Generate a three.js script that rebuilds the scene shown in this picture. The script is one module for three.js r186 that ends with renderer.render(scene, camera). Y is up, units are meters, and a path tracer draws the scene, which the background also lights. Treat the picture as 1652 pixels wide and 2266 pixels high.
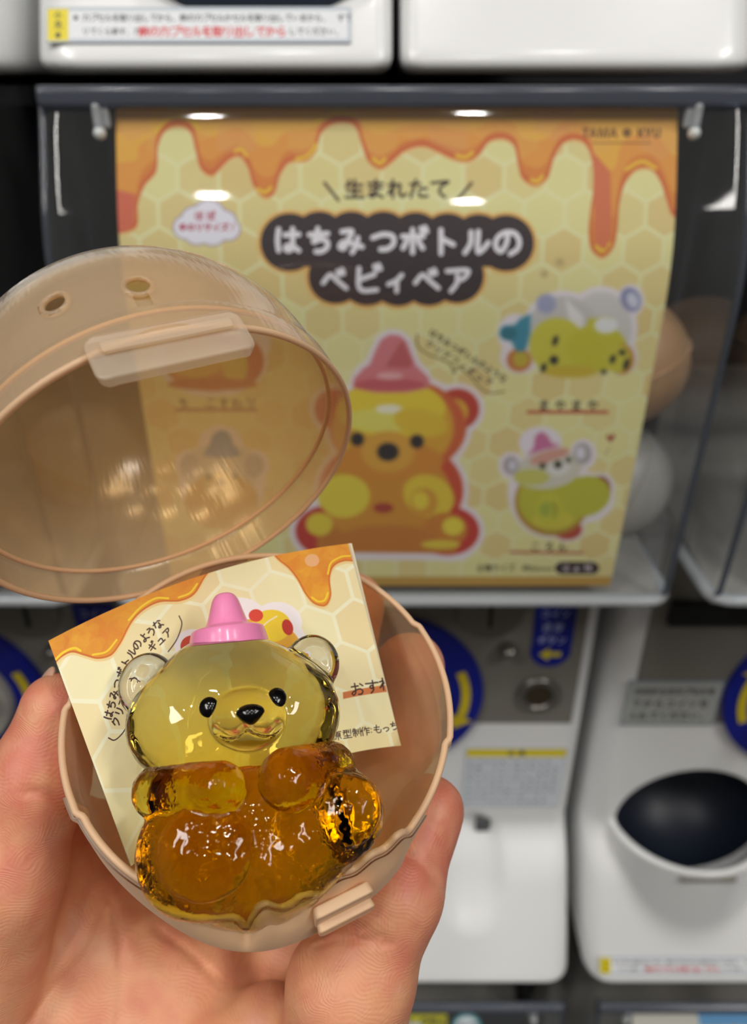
import * as THREE from 'three';
import { RoundedBoxGeometry } from 'three/addons/geometries/RoundedBoxGeometry.js';
import { mergeGeometries } from 'three/addons/utils/BufferGeometryUtils.js';
import { ImprovedNoise } from 'three/addons/math/ImprovedNoise.js';
import { RectAreaLightUniformsLib } from 'three/addons/lights/RectAreaLightUniformsLib.js';

// ------------------------------------------------------------------ camera, light, exposure
const PW = 1652, PH = 2266, HFOV = 33.5;                 // photograph size, half of the vertical field of view
const F = (PH / 2) / Math.tan(HFOV * Math.PI / 180);     // focal length in photograph pixels
const PITCH = 29 * Math.PI / 180, CP = Math.cos(PITCH), SP = Math.sin(PITCH);
const scene = new THREE.Scene();
scene.background = new THREE.Color(0x0a0a0c);
const camera = new THREE.PerspectiveCamera(2 * HFOV, PW / PH, 0.01, 20);
camera.position.set(0, 0, 0);
camera.rotation.set(-PITCH, 0, 0);
camera.focus = 0.124;
camera.userData.fStop = camera.getFocalLength() / 1.7;   // lens opening of about 1.7 mm, as in a telephone
const renderer = new THREE.WebGLRenderer();
renderer.toneMapping = THREE.LinearToneMapping;
renderer.toneMappingExposure = 1.13;
renderer.shadowMap.enabled = true;
RectAreaLightUniformsLib.init();
const LAMP_POWER = 90, FILL_PANEL_POWER = 15;
const WARM = new THREE.Color(1.0, 0.97, 0.925);
const CEIL_Y = 1.45, FLOOR_Y = -1.26;
const LAMPS = [[-0.55, 0.25], [0.05, 0.30], [0.62, 0.22], [-0.85, 0.75], [-0.2, 0.85], [0.45, 0.8], [1.0, 0.7], [-0.5, 1.4], [0.3, 1.5]];

// ------------------------------------------------------------------ helpers
const V3 = (x, y, z) => new THREE.Vector3(x, y, z);
const rnd = ((s) => () => { s = (s + 0x6d2b79f5) | 0; let t = Math.imul(s ^ (s >>> 15), 1 | s); t = (t + Math.imul(t ^ (t >>> 7), 61 | t)) ^ t; return ((t ^ (t >>> 14)) >>> 0) / 4294967296; })(7);
const noise = new ImprovedNoise();
const clamp = (x, a, b) => Math.min(b, Math.max(a, x)), mix = (a, b, t) => a + (b - a) * t;
const sstep = (a, b, x) => { const t = clamp((x - a) / (b - a), 0, 1); return t * t * (3 - 2 * t); };
// a pixel and a depth along the lens axis -> point in camera axes (x right, y up, z towards the viewer)
const C = (px, py, z) => V3((px - PW / 2) / F * z, (PH / 2 - py) / F * z, -z);
const toWorld = (p) => V3(p.x, p.y * CP + p.z * SP, -p.y * SP + p.z * CP);
const onZ = (px, py, Z) => { const d = toWorld(C(px, py, 1)); return d.multiplyScalar(Z / d.z); };   // where the pixel's ray meets the upright plane at Z
const names = {};
const numbered = (n) => { const k = names[n] = (names[n] ?? -1) + 1; return k ? n + '_' + String(k).padStart(3, '0') : n; };
function tag(o, label, category, group) { o.userData = { label, category }; if (group) o.userData.group = group; return o; }
function thing(name, label, category, group) { const g = new THREE.Group(); g.name = numbered(name); tag(g, label, category, group); scene.add(g); return g; }
function part(name, geo, mat, parent) { const m = new THREE.Mesh(geo, mat); m.name = name; parent.add(m); return m; }
function struct(name, geo, mat) { const m = new THREE.Mesh(geo, mat); m.name = name; m.userData = { kind: 'structure' }; scene.add(m); return m; }
const std = (o) => new THREE.MeshStandardMaterial(o), phy = (o) => new THREE.MeshPhysicalMaterial(o);
function box(x0, x1, y0, y1, z0, z1, r = 0) {
  const w = x1 - x0, h = y1 - y0, d = z1 - z0;
  const g = r ? new RoundedBoxGeometry(w, h, d, 3, Math.min(r, w / 2.01, h / 2.01, d / 2.01)) : new THREE.BoxGeometry(w, h, d);
  return g.translate((x0 + x1) / 2, (y0 + y1) / 2, (z0 + z1) / 2);
}
// Catmull-Rom through 2-D points
function curve(pts, n = 8, closed = false) {
  const c = new THREE.CatmullRomCurve3(pts.map((p) => V3(p[0], p[1], 0)), closed, 'centripetal');
  return c.getPoints(pts.length * n).map((p) => [p.x, p.y]);
}
// closed surface of a distance field by surface nets, with normals from the field
function surfaceNets(f, lo, hi, h) {
  const n = [0, 1, 2].map((k) => Math.ceil((hi[k] - lo[k]) / h) + 1), [nx, ny, nz] = n;
  const val = new Float32Array(nx * ny * nz), at = (i, j, k) => i + nx * (j + ny * k);
  for (let k = 0; k < nz; k++) for (let j = 0; j < ny; j++) for (let i = 0; i < nx; i++) val[at(i, j, k)] = f(lo[0] + i * h, lo[1] + j * h, lo[2] + k * h);
  const id = new Int32Array(nx * ny * nz).fill(-1), pos = [], index = [];
  const c = new Float32Array(8), E = []; for (let a = 0; a < 8; a++) for (const b of [1, 2, 4]) if (!(a & b)) E.push([a, a | b]);
  for (let k = 0; k < nz - 1; k++) for (let j = 0; j < ny - 1; j++) for (let i = 0; i < nx - 1; i++) {
    let m = 0;
    for (let a = 0; a < 8; a++) { c[a] = val[at(i + (a & 1), j + ((a >> 1) & 1), k + (a >> 2))]; if (c[a] < 0) m |= 1 << a; }
    if (m === 0 || m === 255) continue;
    let x = 0, y = 0, z = 0, q = 0;
    for (const [a, b] of E) if ((c[a] < 0) !== (c[b] < 0)) {
      const t = c[a] / (c[a] - c[b]);
      x += mix(a & 1, b & 1, t); y += mix((a >> 1) & 1, (b >> 1) & 1, t); z += mix(a >> 2, b >> 2, t); q++;
    }
    id[at(i, j, k)] = pos.length / 3;
    pos.push(lo[0] + (i + x / q) * h, lo[1] + (j + y / q) * h, lo[2] + (k + z / q) * h);
  }
  for (let k = 0; k < nz - 1; k++) for (let j = 0; j < ny - 1; j++) for (let i = 0; i < nx - 1; i++) {
    const a = val[at(i, j, k)] < 0;
    const quad = (b, p, q, r, s) => { if (a === b || p < 0 || q < 0 || r < 0 || s < 0) return; if (a) index.push(p, q, r, p, r, s); else index.push(p, r, q, p, s, r); };
    if (j && k) quad(val[at(i + 1, j, k)] < 0, id[at(i, j - 1, k - 1)], id[at(i, j, k - 1)], id[at(i, j, k)], id[at(i, j - 1, k)]);
    if (i && k) quad(val[at(i, j + 1, k)] < 0, id[at(i - 1, j, k - 1)], id[at(i - 1, j, k)], id[at(i, j, k)], id[at(i, j, k - 1)]);
    if (i && j) quad(val[at(i, j, k + 1)] < 0, id[at(i - 1, j - 1, k)], id[at(i, j - 1, k)], id[at(i, j, k)], id[at(i - 1, j, k)]);
  }
  const P = new Float32Array(pos), N = new Float32Array(pos.length), e = h * 0.35;
  for (let v = 0; v < P.length; v += 3) {
    let x = P[v], y = P[v + 1], z = P[v + 2], gx, gy, gz, l;
    for (let it = 0; it < 2; it++) {
      gx = f(x + e, y, z) - f(x - e, y, z); gy = f(x, y + e, z) - f(x, y - e, z); gz = f(x, y, z + e) - f(x, y, z - e);
      l = Math.hypot(gx, gy, gz) || 1; gx /= l; gy /= l; gz /= l;
      if (it < 1) { const d = clamp(f(x, y, z), -h * 0.6, h * 0.6); x -= gx * d; y -= gy * d; z -= gz * d; }
    }
    P[v] = x; P[v + 1] = y; P[v + 2] = z; N[v] = gx; N[v + 1] = gy; N[v + 2] = gz;
  }
  const g = new THREE.BufferGeometry();
  g.setAttribute('position', new THREE.BufferAttribute(P, 3)); g.setAttribute('normal', new THREE.BufferAttribute(N, 3)); g.setIndex(index);
  return g;
}
function splitGeo(g, inside) {                               // the triangles for which inside(centre) holds, and the rest
  const p = g.attributes.position.array, ix = g.index.array, A = [], B = [];
  for (let t = 0; t < ix.length; t += 3) {
    const [a, b, c] = [ix[t] * 3, ix[t + 1] * 3, ix[t + 2] * 3];
    (inside((p[a] + p[b] + p[c]) / 3, (p[a + 1] + p[b + 1] + p[c + 1]) / 3, (p[a + 2] + p[b + 2] + p[c + 2]) / 3) ? A : B).push(ix[t], ix[t + 1], ix[t + 2]);
  }
  return [A, B].map((i) => { const q = g.clone(); q.setIndex(i); return q; });
}
function flip(g) {                                            // turned inside out
  const ix = g.index.array; for (let t = 0; t < ix.length; t += 3) { const a = ix[t]; ix[t] = ix[t + 1]; ix[t + 1] = a; }
  const n = g.attributes.normal.array; for (let k = 0; k < n.length; k++) n[k] = -n[k];
  return g;
}
const smin = (a, b, k) => { const h = Math.max(k - Math.abs(a - b), 0) / k; return Math.min(a, b) - h * h * k * 0.25; };
const smax = (a, b, k) => -smin(-a, -b, k);
const ell = (x, y, z, c, r) => { const a = (x - c[0]) / r[0], b = (y - c[1]) / r[1], d = (z - c[2]) / r[2], e = a / r[0], f = b / r[1], g = d / r[2], k0 = Math.sqrt(a * a + b * b + d * d), k1 = Math.sqrt(e * e + f * f + g * g); return k1 ? k0 * (k0 - 1) / k1 : -Math.min(r[0], r[1], r[2]); };
const cone = (x, y, z, a, b) => {                             // round bone between two balls [x, y, z, r]
  const bx = b[0] - a[0], by = b[1] - a[1], bz = b[2] - a[2], l = bx * bx + by * by + bz * bz;
  const t = clamp(((x - a[0]) * bx + (y - a[1]) * by + (z - a[2]) * bz) / l, 0, 1);
  const u = x - a[0] - bx * t, v = y - a[1] - by * t, w = z - a[2] - bz * t; return Math.sqrt(u * u + v * v + w * w) - mix(a[3], b[3], t);
};
// a sheet with thickness: P(u, v) -> Vector3, u to the right, v from top to bottom, front seen with u right and v down
function sheet(P, nu, nv, th) {
  const pos = [], nor = [], uv = [], ix = [], e = 1e-3;
  const nrm = (u, v) => { const a = P(Math.min(1, u + e), v).sub(P(Math.max(0, u - e), v)), b = P(u, Math.min(1, v + e)).sub(P(u, Math.max(0, v - e))); return b.cross(a).normalize(); };
  for (const s of [0, 1]) for (let j = 0; j <= nv; j++) for (let i = 0; i <= nu; i++) {
    const u = i / nu, v = j / nv, n = nrm(u, v), p = P(u, v).addScaledVector(n, -s * th);
    pos.push(p.x, p.y, p.z); if (s) n.negate(); nor.push(n.x, n.y, n.z); uv.push(u, 1 - v);
  }
  const m = (nu + 1) * (nv + 1), a = (i, j) => j * (nu + 1) + i;
  for (let j = 0; j < nv; j++) for (let i = 0; i < nu; i++) {
    ix.push(a(i, j), a(i, j + 1), a(i + 1, j), a(i + 1, j), a(i, j + 1), a(i + 1, j + 1));
    ix.push(m + a(i, j), m + a(i + 1, j), m + a(i, j + 1), m + a(i + 1, j), m + a(i + 1, j + 1), m + a(i, j + 1));
  }
  const edge = (p, q) => ix.push(p, q, m + p, q, m + q, m + p);
  for (let i = 0; i < nu; i++) { edge(a(i + 1, 0), a(i, 0)); edge(a(i, nv), a(i + 1, nv)); }
  for (let j = 0; j < nv; j++) { edge(a(0, j), a(0, j + 1)); edge(a(nu, j + 1), a(nu, j)); }
  const g = new THREE.BufferGeometry();
  g.setAttribute('position', new THREE.Float32BufferAttribute(pos, 3)); g.setAttribute('normal', new THREE.Float32BufferAttribute(nor, 3)); g.setAttribute('uv', new THREE.Float32BufferAttribute(uv, 2)); g.setIndex(ix);
  return g;
}
function canvas(w, h) { const c = document.createElement('canvas'); c.width = w; c.height = h; const x = c.getContext('2d'); x.lineCap = x.lineJoin = 'round'; return [c, x]; }
function texture(c, srgb = true) { const t = new THREE.CanvasTexture(c); if (srgb) t.colorSpace = THREE.SRGBColorSpace; t.wrapS = t.wrapT = THREE.ClampToEdgeWrapping; t.anisotropy = 8; return t; }
function dataTexture(n, fn) {
  const d = new Uint8Array(n * n * 4);
  for (let j = 0; j < n; j++) for (let i = 0; i < n; i++) { const v = clamp(fn(i / n, j / n) * 255, 0, 255); d.set([v, v, v, 255], (j * n + i) * 4); }
  const t = new THREE.DataTexture(d, n, n); t.magFilter = THREE.LinearFilter; t.wrapS = t.wrapT = THREE.RepeatWrapping; t.needsUpdate = true; return t;
}
const tiled = (u, v, f, z = 0) => {                            // noise that repeats after 1
  const n = (a, b) => noise.noise(a * f, b * f, z), s = u, t = v;
  return mix(mix(n(u, v), n(u - 1, v), s), mix(n(u, v - 1), n(u - 1, v - 1), s), t);
};

// ------------------------------------------------------------------ lettering: each sign as brush strokes in a box of 100 x 100
const VOICED = [[[76, 4], [82, 18]], [[90, 0], [96, 14]]];
const G = {
  は: [[[18, 12], [14, 50], [18, 88]], [[40, 32], [90, 30]], [[68, 10], [68, 60], [66, 80], [52, 88], [42, 80], [50, 70], [70, 74], [90, 88]]],
  ち: [[[15, 30], [80, 26]], [[45, 8], [40, 30], [30, 55], [55, 46], [78, 55], [78, 75], [55, 90], [38, 90]]],
  み: [[[20, 18], [55, 16], [40, 50], [25, 78], [12, 72], [22, 56], [50, 58], [92, 72]], [[76, 40], [72, 65], [56, 92]]],
  つ: [[[10, 38], [50, 26], [82, 34], [84, 60], [62, 78], [38, 80]]],
  ホ: [[[10, 32], [84, 32]], [[46, 8], [46, 90]], [[26, 48], [12, 74]], [[66, 48], [82, 74]]],
  ト: [[[36, 8], [36, 92]], [[36, 38], [80, 60]]],
  ル: [[[32, 14], [30, 55], [10, 88]], [[58, 12], [58, 86], [74, 76], [94, 52]]],
  の: [[[52, 20], [46, 55], [28, 80], [12, 66], [16, 36], [45, 16], [75, 20], [90, 45], [84, 72], [60, 88]]],
  へ: [[[6, 62], [34, 32], [60, 54], [94, 82]]],
  ヒ: [[[24, 12], [24, 74], [36, 86], [84, 84]], [[76, 32], [26, 50]]],
  ィ: [[[76, 32], [54, 54], [24, 68]], [[56, 52], [56, 96]]],
  ア: [[[10, 18], [88, 18], [80, 36], [62, 50]], [[48, 34], [46, 62], [24, 92]]],
  生: [[[26, 10], [12, 40]], [[18, 32], [86, 32]], [[16, 60], [82, 60]], [[8, 90], [94, 90]], [[50, 8], [50, 90]]],
  ま: [[[18, 24], [84, 24]], [[22, 46], [80, 46]], [[52, 8], [52, 70], [40, 88], [22, 82], [30, 70], [60, 76], [84, 90]]],
  れ: [[[30, 8], [30, 92]], [[10, 32], [34, 28], [8, 74]], [[12, 70], [50, 30], [64, 30], [62, 70], [74, 86], [94, 74]]],
  た: [[[10, 28], [56, 26]], [[36, 8], [12, 90]], [[54, 50], [88, 48]], [[50, 70], [60, 86], [92, 84]]],
  て: [[[10, 22], [90, 16], [55, 40], [48, 66], [74, 90]]],
  や: [[[8, 46], [60, 26], [86, 36], [80, 56], [58, 60]], [[50, 8], [58, 22]], [[26, 18], [50, 92]]],
  こ: [[[22, 20], [78, 20]], [[16, 64], [30, 82], [86, 80]]],
  ろ: [[[22, 14], [76, 14], [20, 60], [60, 48], [84, 62], [76, 84], [40, 90]]],
  ん: [[[50, 8], [12, 90], [36, 54], [52, 56], [56, 84], [70, 86], [92, 56]]],
  よ: [[[52, 8], [52, 72], [38, 88], [20, 80], [30, 68], [60, 74], [88, 92]], [[52, 34], [82, 32]]],
  う: [[[34, 10], [64, 18]], [[20, 42], [60, 32], [78, 50], [66, 78], [38, 94]]],
  な: [[[10, 26], [54, 24]], [[34, 8], [12, 60]], [[70, 20], [90, 34]], [[66, 40], [66, 74], [50, 90], [36, 80], [50, 70], [72, 76], [90, 92]]],
  ク: [[[38, 8], [12, 48]], [[34, 22], [82, 22], [66, 62], [28, 92]]],
  リ: [[[24, 14], [24, 56]], [[74, 12], [74, 50], [64, 76], [40, 94]]],
  フ: [[[12, 18], [86, 18], [72, 58], [28, 92]]],
  キ: [[[14, 36], [76, 26]], [[8, 64], [86, 52]], [[40, 10], [56, 92]]],
  ュ: [[[26, 46], [70, 46], [66, 86]], [[12, 88], [90, 88]]],
  お: [[[10, 30], [60, 28]], [[36, 8], [36, 72], [22, 90], [10, 78], [40, 56], [76, 52], [88, 70], [76, 88], [56, 88]], [[72, 14], [92, 30]]],
  す: [[[6, 26], [94, 26]], [[56, 8], [56, 52], [44, 64], [34, 52], [46, 42], [58, 52], [56, 78], [38, 96]]],
  わ: [[[30, 8], [30, 92]], [[8, 32], [34, 28], [8, 74]], [[12, 70], [50, 38], [80, 42], [88, 66], [70, 86], [54, 88]]],
  も: [[[42, 8], [36, 70], [50, 90], [78, 86], [86, 60]], [[14, 32], [70, 32]], [[12, 56], [66, 56]]],
  っ: [[[22, 60], [50, 50], [78, 58], [76, 76], [50, 92]]],
  原: [[[16, 12], [92, 12]], [[18, 12], [16, 60], [4, 94]], [[52, 16], [44, 26]], [[34, 28], [80, 28]], [[80, 28], [80, 56]], [[80, 56], [34, 56]], [[34, 56], [34, 28]], [[34, 42], [80, 42]], [[57, 56], [57, 94]], [[38, 68], [26, 88]], [[74, 66], [88, 84]]],
  型: [[[10, 12], [56, 12]], [[6, 30], [60, 30]], [[22, 12], [22, 34], [10, 54]], [[44, 12], [44, 56]], [[68, 12], [68, 42]], [[88, 6], [88, 56]], [[16, 70], [84, 70]], [[50, 58], [50, 92]], [[6, 92], [94, 92]]],
  制: [[[20, 8], [10, 28]], [[14, 22], [54, 22]], [[6, 38], [60, 38]], [[33, 6], [33, 94]], [[14, 54], [14, 82]], [[14, 54], [52, 54]], [[52, 54], [52, 80]], [[70, 14], [70, 66]], [[90, 6], [90, 92]]],
  作: [[[30, 6], [6, 50]], [[20, 34], [20, 94]], [[54, 6], [38, 42]], [[48, 24], [96, 24]], [[62, 24], [62, 94]], [[62, 46], [90, 46]], [[62, 68], [92, 68]]],
  前: [[[30, 6], [38, 18]], [[70, 6], [62, 18]], [[6, 24], [94, 24]], [[16, 38], [16, 94]], [[16, 38], [46, 38]], [[46, 38], [46, 92]], [[16, 56], [46, 56]], [[16, 72], [46, 72]], [[64, 40], [64, 76]], [[86, 36], [86, 92]]],
  取: [[[6, 12], [54, 12]], [[14, 12], [14, 78]], [[44, 12], [44, 94]], [[14, 34], [44, 34]], [[14, 54], [44, 54]], [[4, 82], [54, 74]], [[56, 20], [92, 20], [80, 60], [54, 92]], [[60, 36], [94, 90]]],
  出: [[[50, 6], [50, 90]], [[18, 16], [18, 44]], [[18, 44], [82, 44]], [[82, 16], [82, 44]], [[10, 54], [10, 92]], [[10, 92], [90, 92]], [[90, 54], [90, 92]]],
  カ: [[[10, 30], [84, 30], [78, 88], [64, 80]], [[46, 8], [40, 50], [12, 92]]],
  セ: [[[6, 42], [90, 28], [74, 56]], [[34, 10], [34, 76], [46, 86], [88, 84]]],
  を: [[[14, 20], [76, 18]], [[46, 6], [20, 58], [48, 46], [54, 70]], [[88, 40], [40, 64], [36, 84], [84, 92]]],
  り: [[[26, 12], [22, 52], [32, 42]], [[68, 10], [74, 50], [42, 94]]],
  し: [[[26, 8], [24, 70], [44, 90], [86, 66]]],
  か: [[[10, 36], [56, 32], [52, 80], [38, 84]], [[38, 8], [12, 90]], [[72, 24], [92, 54]]],
  ら: [[[38, 8], [64, 18]], [[26, 30], [20, 64], [58, 46], [80, 62], [70, 84], [36, 92]]],
  コ: [[[16, 22], [82, 22]], [[82, 22], [82, 84]], [[14, 82], [84, 82]]],
  イ: [[[82, 10], [52, 44], [12, 62]], [[56, 42], [56, 94]]],
  ン: [[[12, 20], [38, 36]], [[14, 86], [56, 72], [90, 26]]],
  い: [[[20, 24], [20, 66], [34, 78], [42, 62]], [[72, 28], [84, 62]]],
  く: [[[66, 8], [28, 50], [68, 92]]],
  さ: [[[12, 30], [84, 26]], [[40, 6], [70, 52], [46, 50]], [[24, 62], [30, 86], [76, 88]]],
  サ: [[[6, 32], [94, 32]], [[30, 8], [30, 58]], [[70, 8], [70, 56], [40, 94]]],
  ス: [[[14, 18], [80, 18], [50, 60], [8, 90]], [[54, 56], [90, 90]]],
  タ: [[[38, 6], [10, 46]], [[34, 20], [84, 20], [66, 62], [26, 94]], [[34, 42], [66, 62]]],
  入: [[[36, 10], [54, 14], [40, 56], [6, 92]], [[50, 30], [70, 70], [96, 92]]],
  返: [[[40, 12], [90, 12]], [[46, 12], [44, 44], [32, 66]], [[50, 30], [84, 30], [70, 54], [50, 70]], [[56, 40], [88, 70]], [[12, 12], [22, 22]], [[8, 42], [24, 42], [20, 76], [6, 90]], [[20, 78], [44, 90], [94, 90]]],
  却: [[[8, 26], [54, 26]], [[30, 8], [30, 48]], [[4, 48], [58, 48]], [[28, 50], [10, 84], [48, 80]], [[42, 66], [54, 88]], [[64, 16], [90, 16]], [[90, 16], [90, 70], [80, 66]], [[66, 16], [66, 94]]],
  注: [[[12, 10], [24, 22]], [[6, 38], [18, 48]], [[8, 92], [26, 62]], [[56, 6], [66, 16]], [[36, 26], [92, 26]], [[42, 56], [88, 56]], [[32, 90], [96, 90]], [[64, 26], [64, 90]]],
  意: [[[50, 2], [50, 10]], [[18, 12], [82, 12]], [[36, 16], [40, 26]], [[64, 16], [60, 26]], [[8, 30], [92, 30]], [[26, 38], [74, 38]], [[74, 38], [74, 64]], [[74, 64], [26, 64]], [[26, 64], [26, 38]], [[26, 51], [74, 51]], [[14, 74], [8, 92]], [[34, 74], [36, 94], [70, 92], [74, 80]], [[84, 72], [94, 88]]],
  小: [[[50, 8], [50, 88], [38, 82]], [[26, 34], [10, 70]], [[72, 34], [90, 68]]],
  児: [[[20, 12], [20, 44]], [[38, 10], [38, 46]], [[38, 10], [80, 10]], [[80, 10], [80, 46]], [[38, 28], [80, 28]], [[38, 46], [80, 46]], [[38, 50], [32, 74], [8, 92]], [[62, 50], [62, 84], [92, 88], [94, 70]]],
  全: [[[50, 6], [8, 46]], [[50, 6], [92, 46]], [[28, 48], [72, 48]], [[26, 68], [74, 68]], [[10, 92], [90, 92]], [[50, 48], [50, 92]]],
  種: [[[36, 8], [10, 16]], [[4, 30], [44, 30]], [[24, 14], [24, 94]], [[22, 36], [6, 64]], [[26, 38], [44, 58]], [[86, 8], [54, 14]], [[48, 22], [96, 22]], [[54, 34], [90, 34]], [[90, 34], [90, 60]], [[90, 60], [54, 60]], [[54, 60], [54, 34]], [[54, 47], [90, 47]], [[72, 10], [72, 90]], [[52, 74], [92, 74]], [[46, 92], [98, 92]]],
  手: [[[74, 8], [20, 18]], [[14, 38], [88, 38]], [[6, 60], [94, 60]], [[52, 16], [52, 92], [38, 86]]],
  約: [[[34, 6], [14, 26], [34, 38]], [[44, 22], [10, 54], [48, 50]], [[28, 52], [28, 94]], [[14, 66], [8, 84]], [[42, 64], [48, 80]], [[64, 8], [54, 42]], [[62, 26], [92, 26], [90, 86], [76, 84]], [[64, 46], [74, 60]]],
  ほ: [[[18, 12], [14, 50], [18, 88]], [[42, 18], [88, 16]], [[40, 42], [90, 40]], [[68, 16], [68, 64], [66, 80], [52, 88], [42, 80], [50, 70], [70, 74], [90, 88]]],
  '●': [[[50, 48], [50, 52]]], '・': [[[50, 50], [50, 52]]], '!': [[[50, 8], [50, 60]], [[50, 86], [50, 88]]], '、': [[[14, 76], [30, 92]]], '。': [[[20, 80], [30, 90], [16, 90], [20, 80]]], ':': [[[50, 34], [50, 36]], [[50, 70], [50, 72]]],
};
const BASE = { ボ: 'ホ', ベ: 'へ', ビ: 'ヒ', ギ: 'キ', プ: 'フ', だ: 'た', ズ: 'ス', ぼ: 'ほ' };
// draws one sign centred on (cx, cy) through the map m(x, y) -> canvas
function glyph(x, ch, cx, cy, size, turn, lw, m = (a, b) => [a, b], k = 1) {
  const b = BASE[ch] ?? ch, st = [...(G[b] ?? [])];
  if (b !== ch && ch !== 'プ') st.push(...(ch === 'ベ' ? [[[62, 18], [68, 32]], [[78, 12], [84, 26]]] : VOICED));
  const c = Math.cos(turn), s = Math.sin(turn), q = (p) => { const u = (p[0] - 50) / 100 * size, v = (p[1] - 50) / 100 * size; return m(cx + u * c - v * s, cy + u * s + v * c); };
  x.lineWidth = (ch === '●' ? 5 : 1) * lw * k;
  for (const pts of st) { x.beginPath(); curve(pts, 5).forEach((p, i) => { const [a, d] = q(p); i ? x.lineTo(a, d) : x.moveTo(a, d); }); x.stroke(); }
  if (ch === 'プ') { const [a, d] = q([92, 10]); x.beginPath(); x.arc(a, d, size * 0.07 * k, 0, 7); x.stroke(); }
}
function line(x, text, x0, y0, step, size, turn, lw, m, k) { [...text].forEach((ch, i) => glyph(x, ch, x0 + Math.cos(turn) * step * i, y0 + Math.sin(turn) * step * i, size, turn, lw, m, k)); }
function shape(x, pts, m, fill, stroke, lw) {
  x.beginPath(); pts.forEach((p, i) => { const [a, b] = m(p[0], p[1]); i ? x.lineTo(a, b) : x.moveTo(a, b); });
  if (fill) { x.closePath(); x.fillStyle = fill; x.fill(); } if (stroke) { x.strokeStyle = stroke; x.lineWidth = lw; x.stroke(); }
}
const oval = (cx, cy, rx, ry, t = 0, n = 40) => Array.from({ length: n }, (_, i) => { const a = i / n * 2 * Math.PI, u = rx * Math.cos(a), v = ry * Math.sin(a); return [cx + u * Math.cos(t) - v * Math.sin(t), cy + u * Math.sin(t) + v * Math.cos(t)]; });
function honeycomb(x, w, h, pitch, base, cell, line_, lw, seed = 1) {
  x.fillStyle = base; x.fillRect(0, 0, w, h);
  const rr = ((s) => () => (s = (s * 16807) % 2147483647) / 2147483647)(seed * 977 + 11), R = pitch / Math.sqrt(3);
  for (let j = -1; j * R * 1.5 < h + R; j++) for (let i = -1; i * pitch < w + pitch; i++) {
    const cx = i * pitch + (j & 1 ? pitch / 2 : 0), cy = j * R * 1.5, a = rr();
    x.beginPath(); for (let k = 0; k < 6; k++) x.lineTo(cx + R * Math.sin(k * Math.PI / 3), cy + R * Math.cos(k * Math.PI / 3)); x.closePath();
    if (a < 0.62) { x.globalAlpha = 0.35 + 0.65 * rr(); x.fillStyle = cell; x.fill(); x.globalAlpha = 1; }
    x.strokeStyle = line_; x.lineWidth = lw; x.stroke();
  }
}

// ------------------------------------------------------------------ the room: the shop around the machines
const M = {
  wall: std({ color: 0x6f6c68, roughness: 0.9 }), ceiling: std({ color: 0xa8a6a0, roughness: 0.95 }), floor: std({ color: 0x4d4a46, roughness: 0.5 }),
  white: phy({ color: 0xf1f2f2, roughness: 0.28, clearcoat: 0.35, clearcoatRoughness: 0.12 }),
  plate: std({ color: 0x8d8a82, roughness: 0.38, metalness: 0.25 }), black: std({ color: 0x16171b, roughness: 0.5 }), chute: std({ color: 0x161d2b, roughness: 0.45 }),
  dark: std({ color: 0x1b1d24, roughness: 0.6 }), blue: std({ color: 0x0a1a8c, roughness: 0.4 }), yellow: std({ color: 0xd9c21e, roughness: 0.5 }), steel: std({ color: 0x8e8b84, roughness: 0.32, metalness: 0.8 }),
  tray: std({ color: 0x9b978f, roughness: 0.6 }), knob: std({ color: 0xb9b6ae, roughness: 0.35 }),
  clear: phy({ color: 0xf4f7fa, roughness: 0.04, transmission: 0.97, thickness: 0, ior: 1.5 }),
  rim: phy({ color: 0xe3e7ea, roughness: 0.22, transmission: 0.55, thickness: 0, ior: 1.5 }),
  rail: phy({ color: 0x8c93a2, roughness: 0.12, transmission: 0.72, thickness: 0, ior: 1.5 }),
  edge: phy({ color: 0x8d95a2, roughness: 0.1, transmission: 0.8, thickness: 0, ior: 1.5 }),
  lampBody: std({ color: 0xf0f0ee, roughness: 0.6 }),
};
const X0 = 0.009, PITCH_X = 0.300, PITCH_Y = 0.6144, Y_BASE = -0.6104, Z_CTRL = -0.41;
struct('floor', box(-2.4, 2.4, FLOOR_Y - 0.1, FLOOR_Y, -0.9, 2.6), M.floor);
struct('ceiling', box(-2.4, 2.4, CEIL_Y, CEIL_Y + 0.1, -0.9, 2.6), M.ceiling);
struct('wall_left', box(-2.4, -2.3, FLOOR_Y, CEIL_Y, -0.9, 2.6), M.wall);
struct('wall_right', box(2.3, 2.4, FLOOR_Y, CEIL_Y, -0.9, 2.6), M.wall);
struct('wall_back', box(-2.3, 2.3, FLOOR_Y, CEIL_Y, 2.5, 2.6), std({ color: 0x45423f, roughness: 0.9 }));
struct('wall_front', box(-2.3, 2.3, FLOOR_Y, CEIL_Y, -0.9, -0.8), std({ color: 0x2a2b30, roughness: 0.9 }));
struct('trim_1', box(-0.6, 0.8, FLOOR_Y, FLOOR_Y + 0.028, -0.8, -0.36), M.black);
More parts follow.
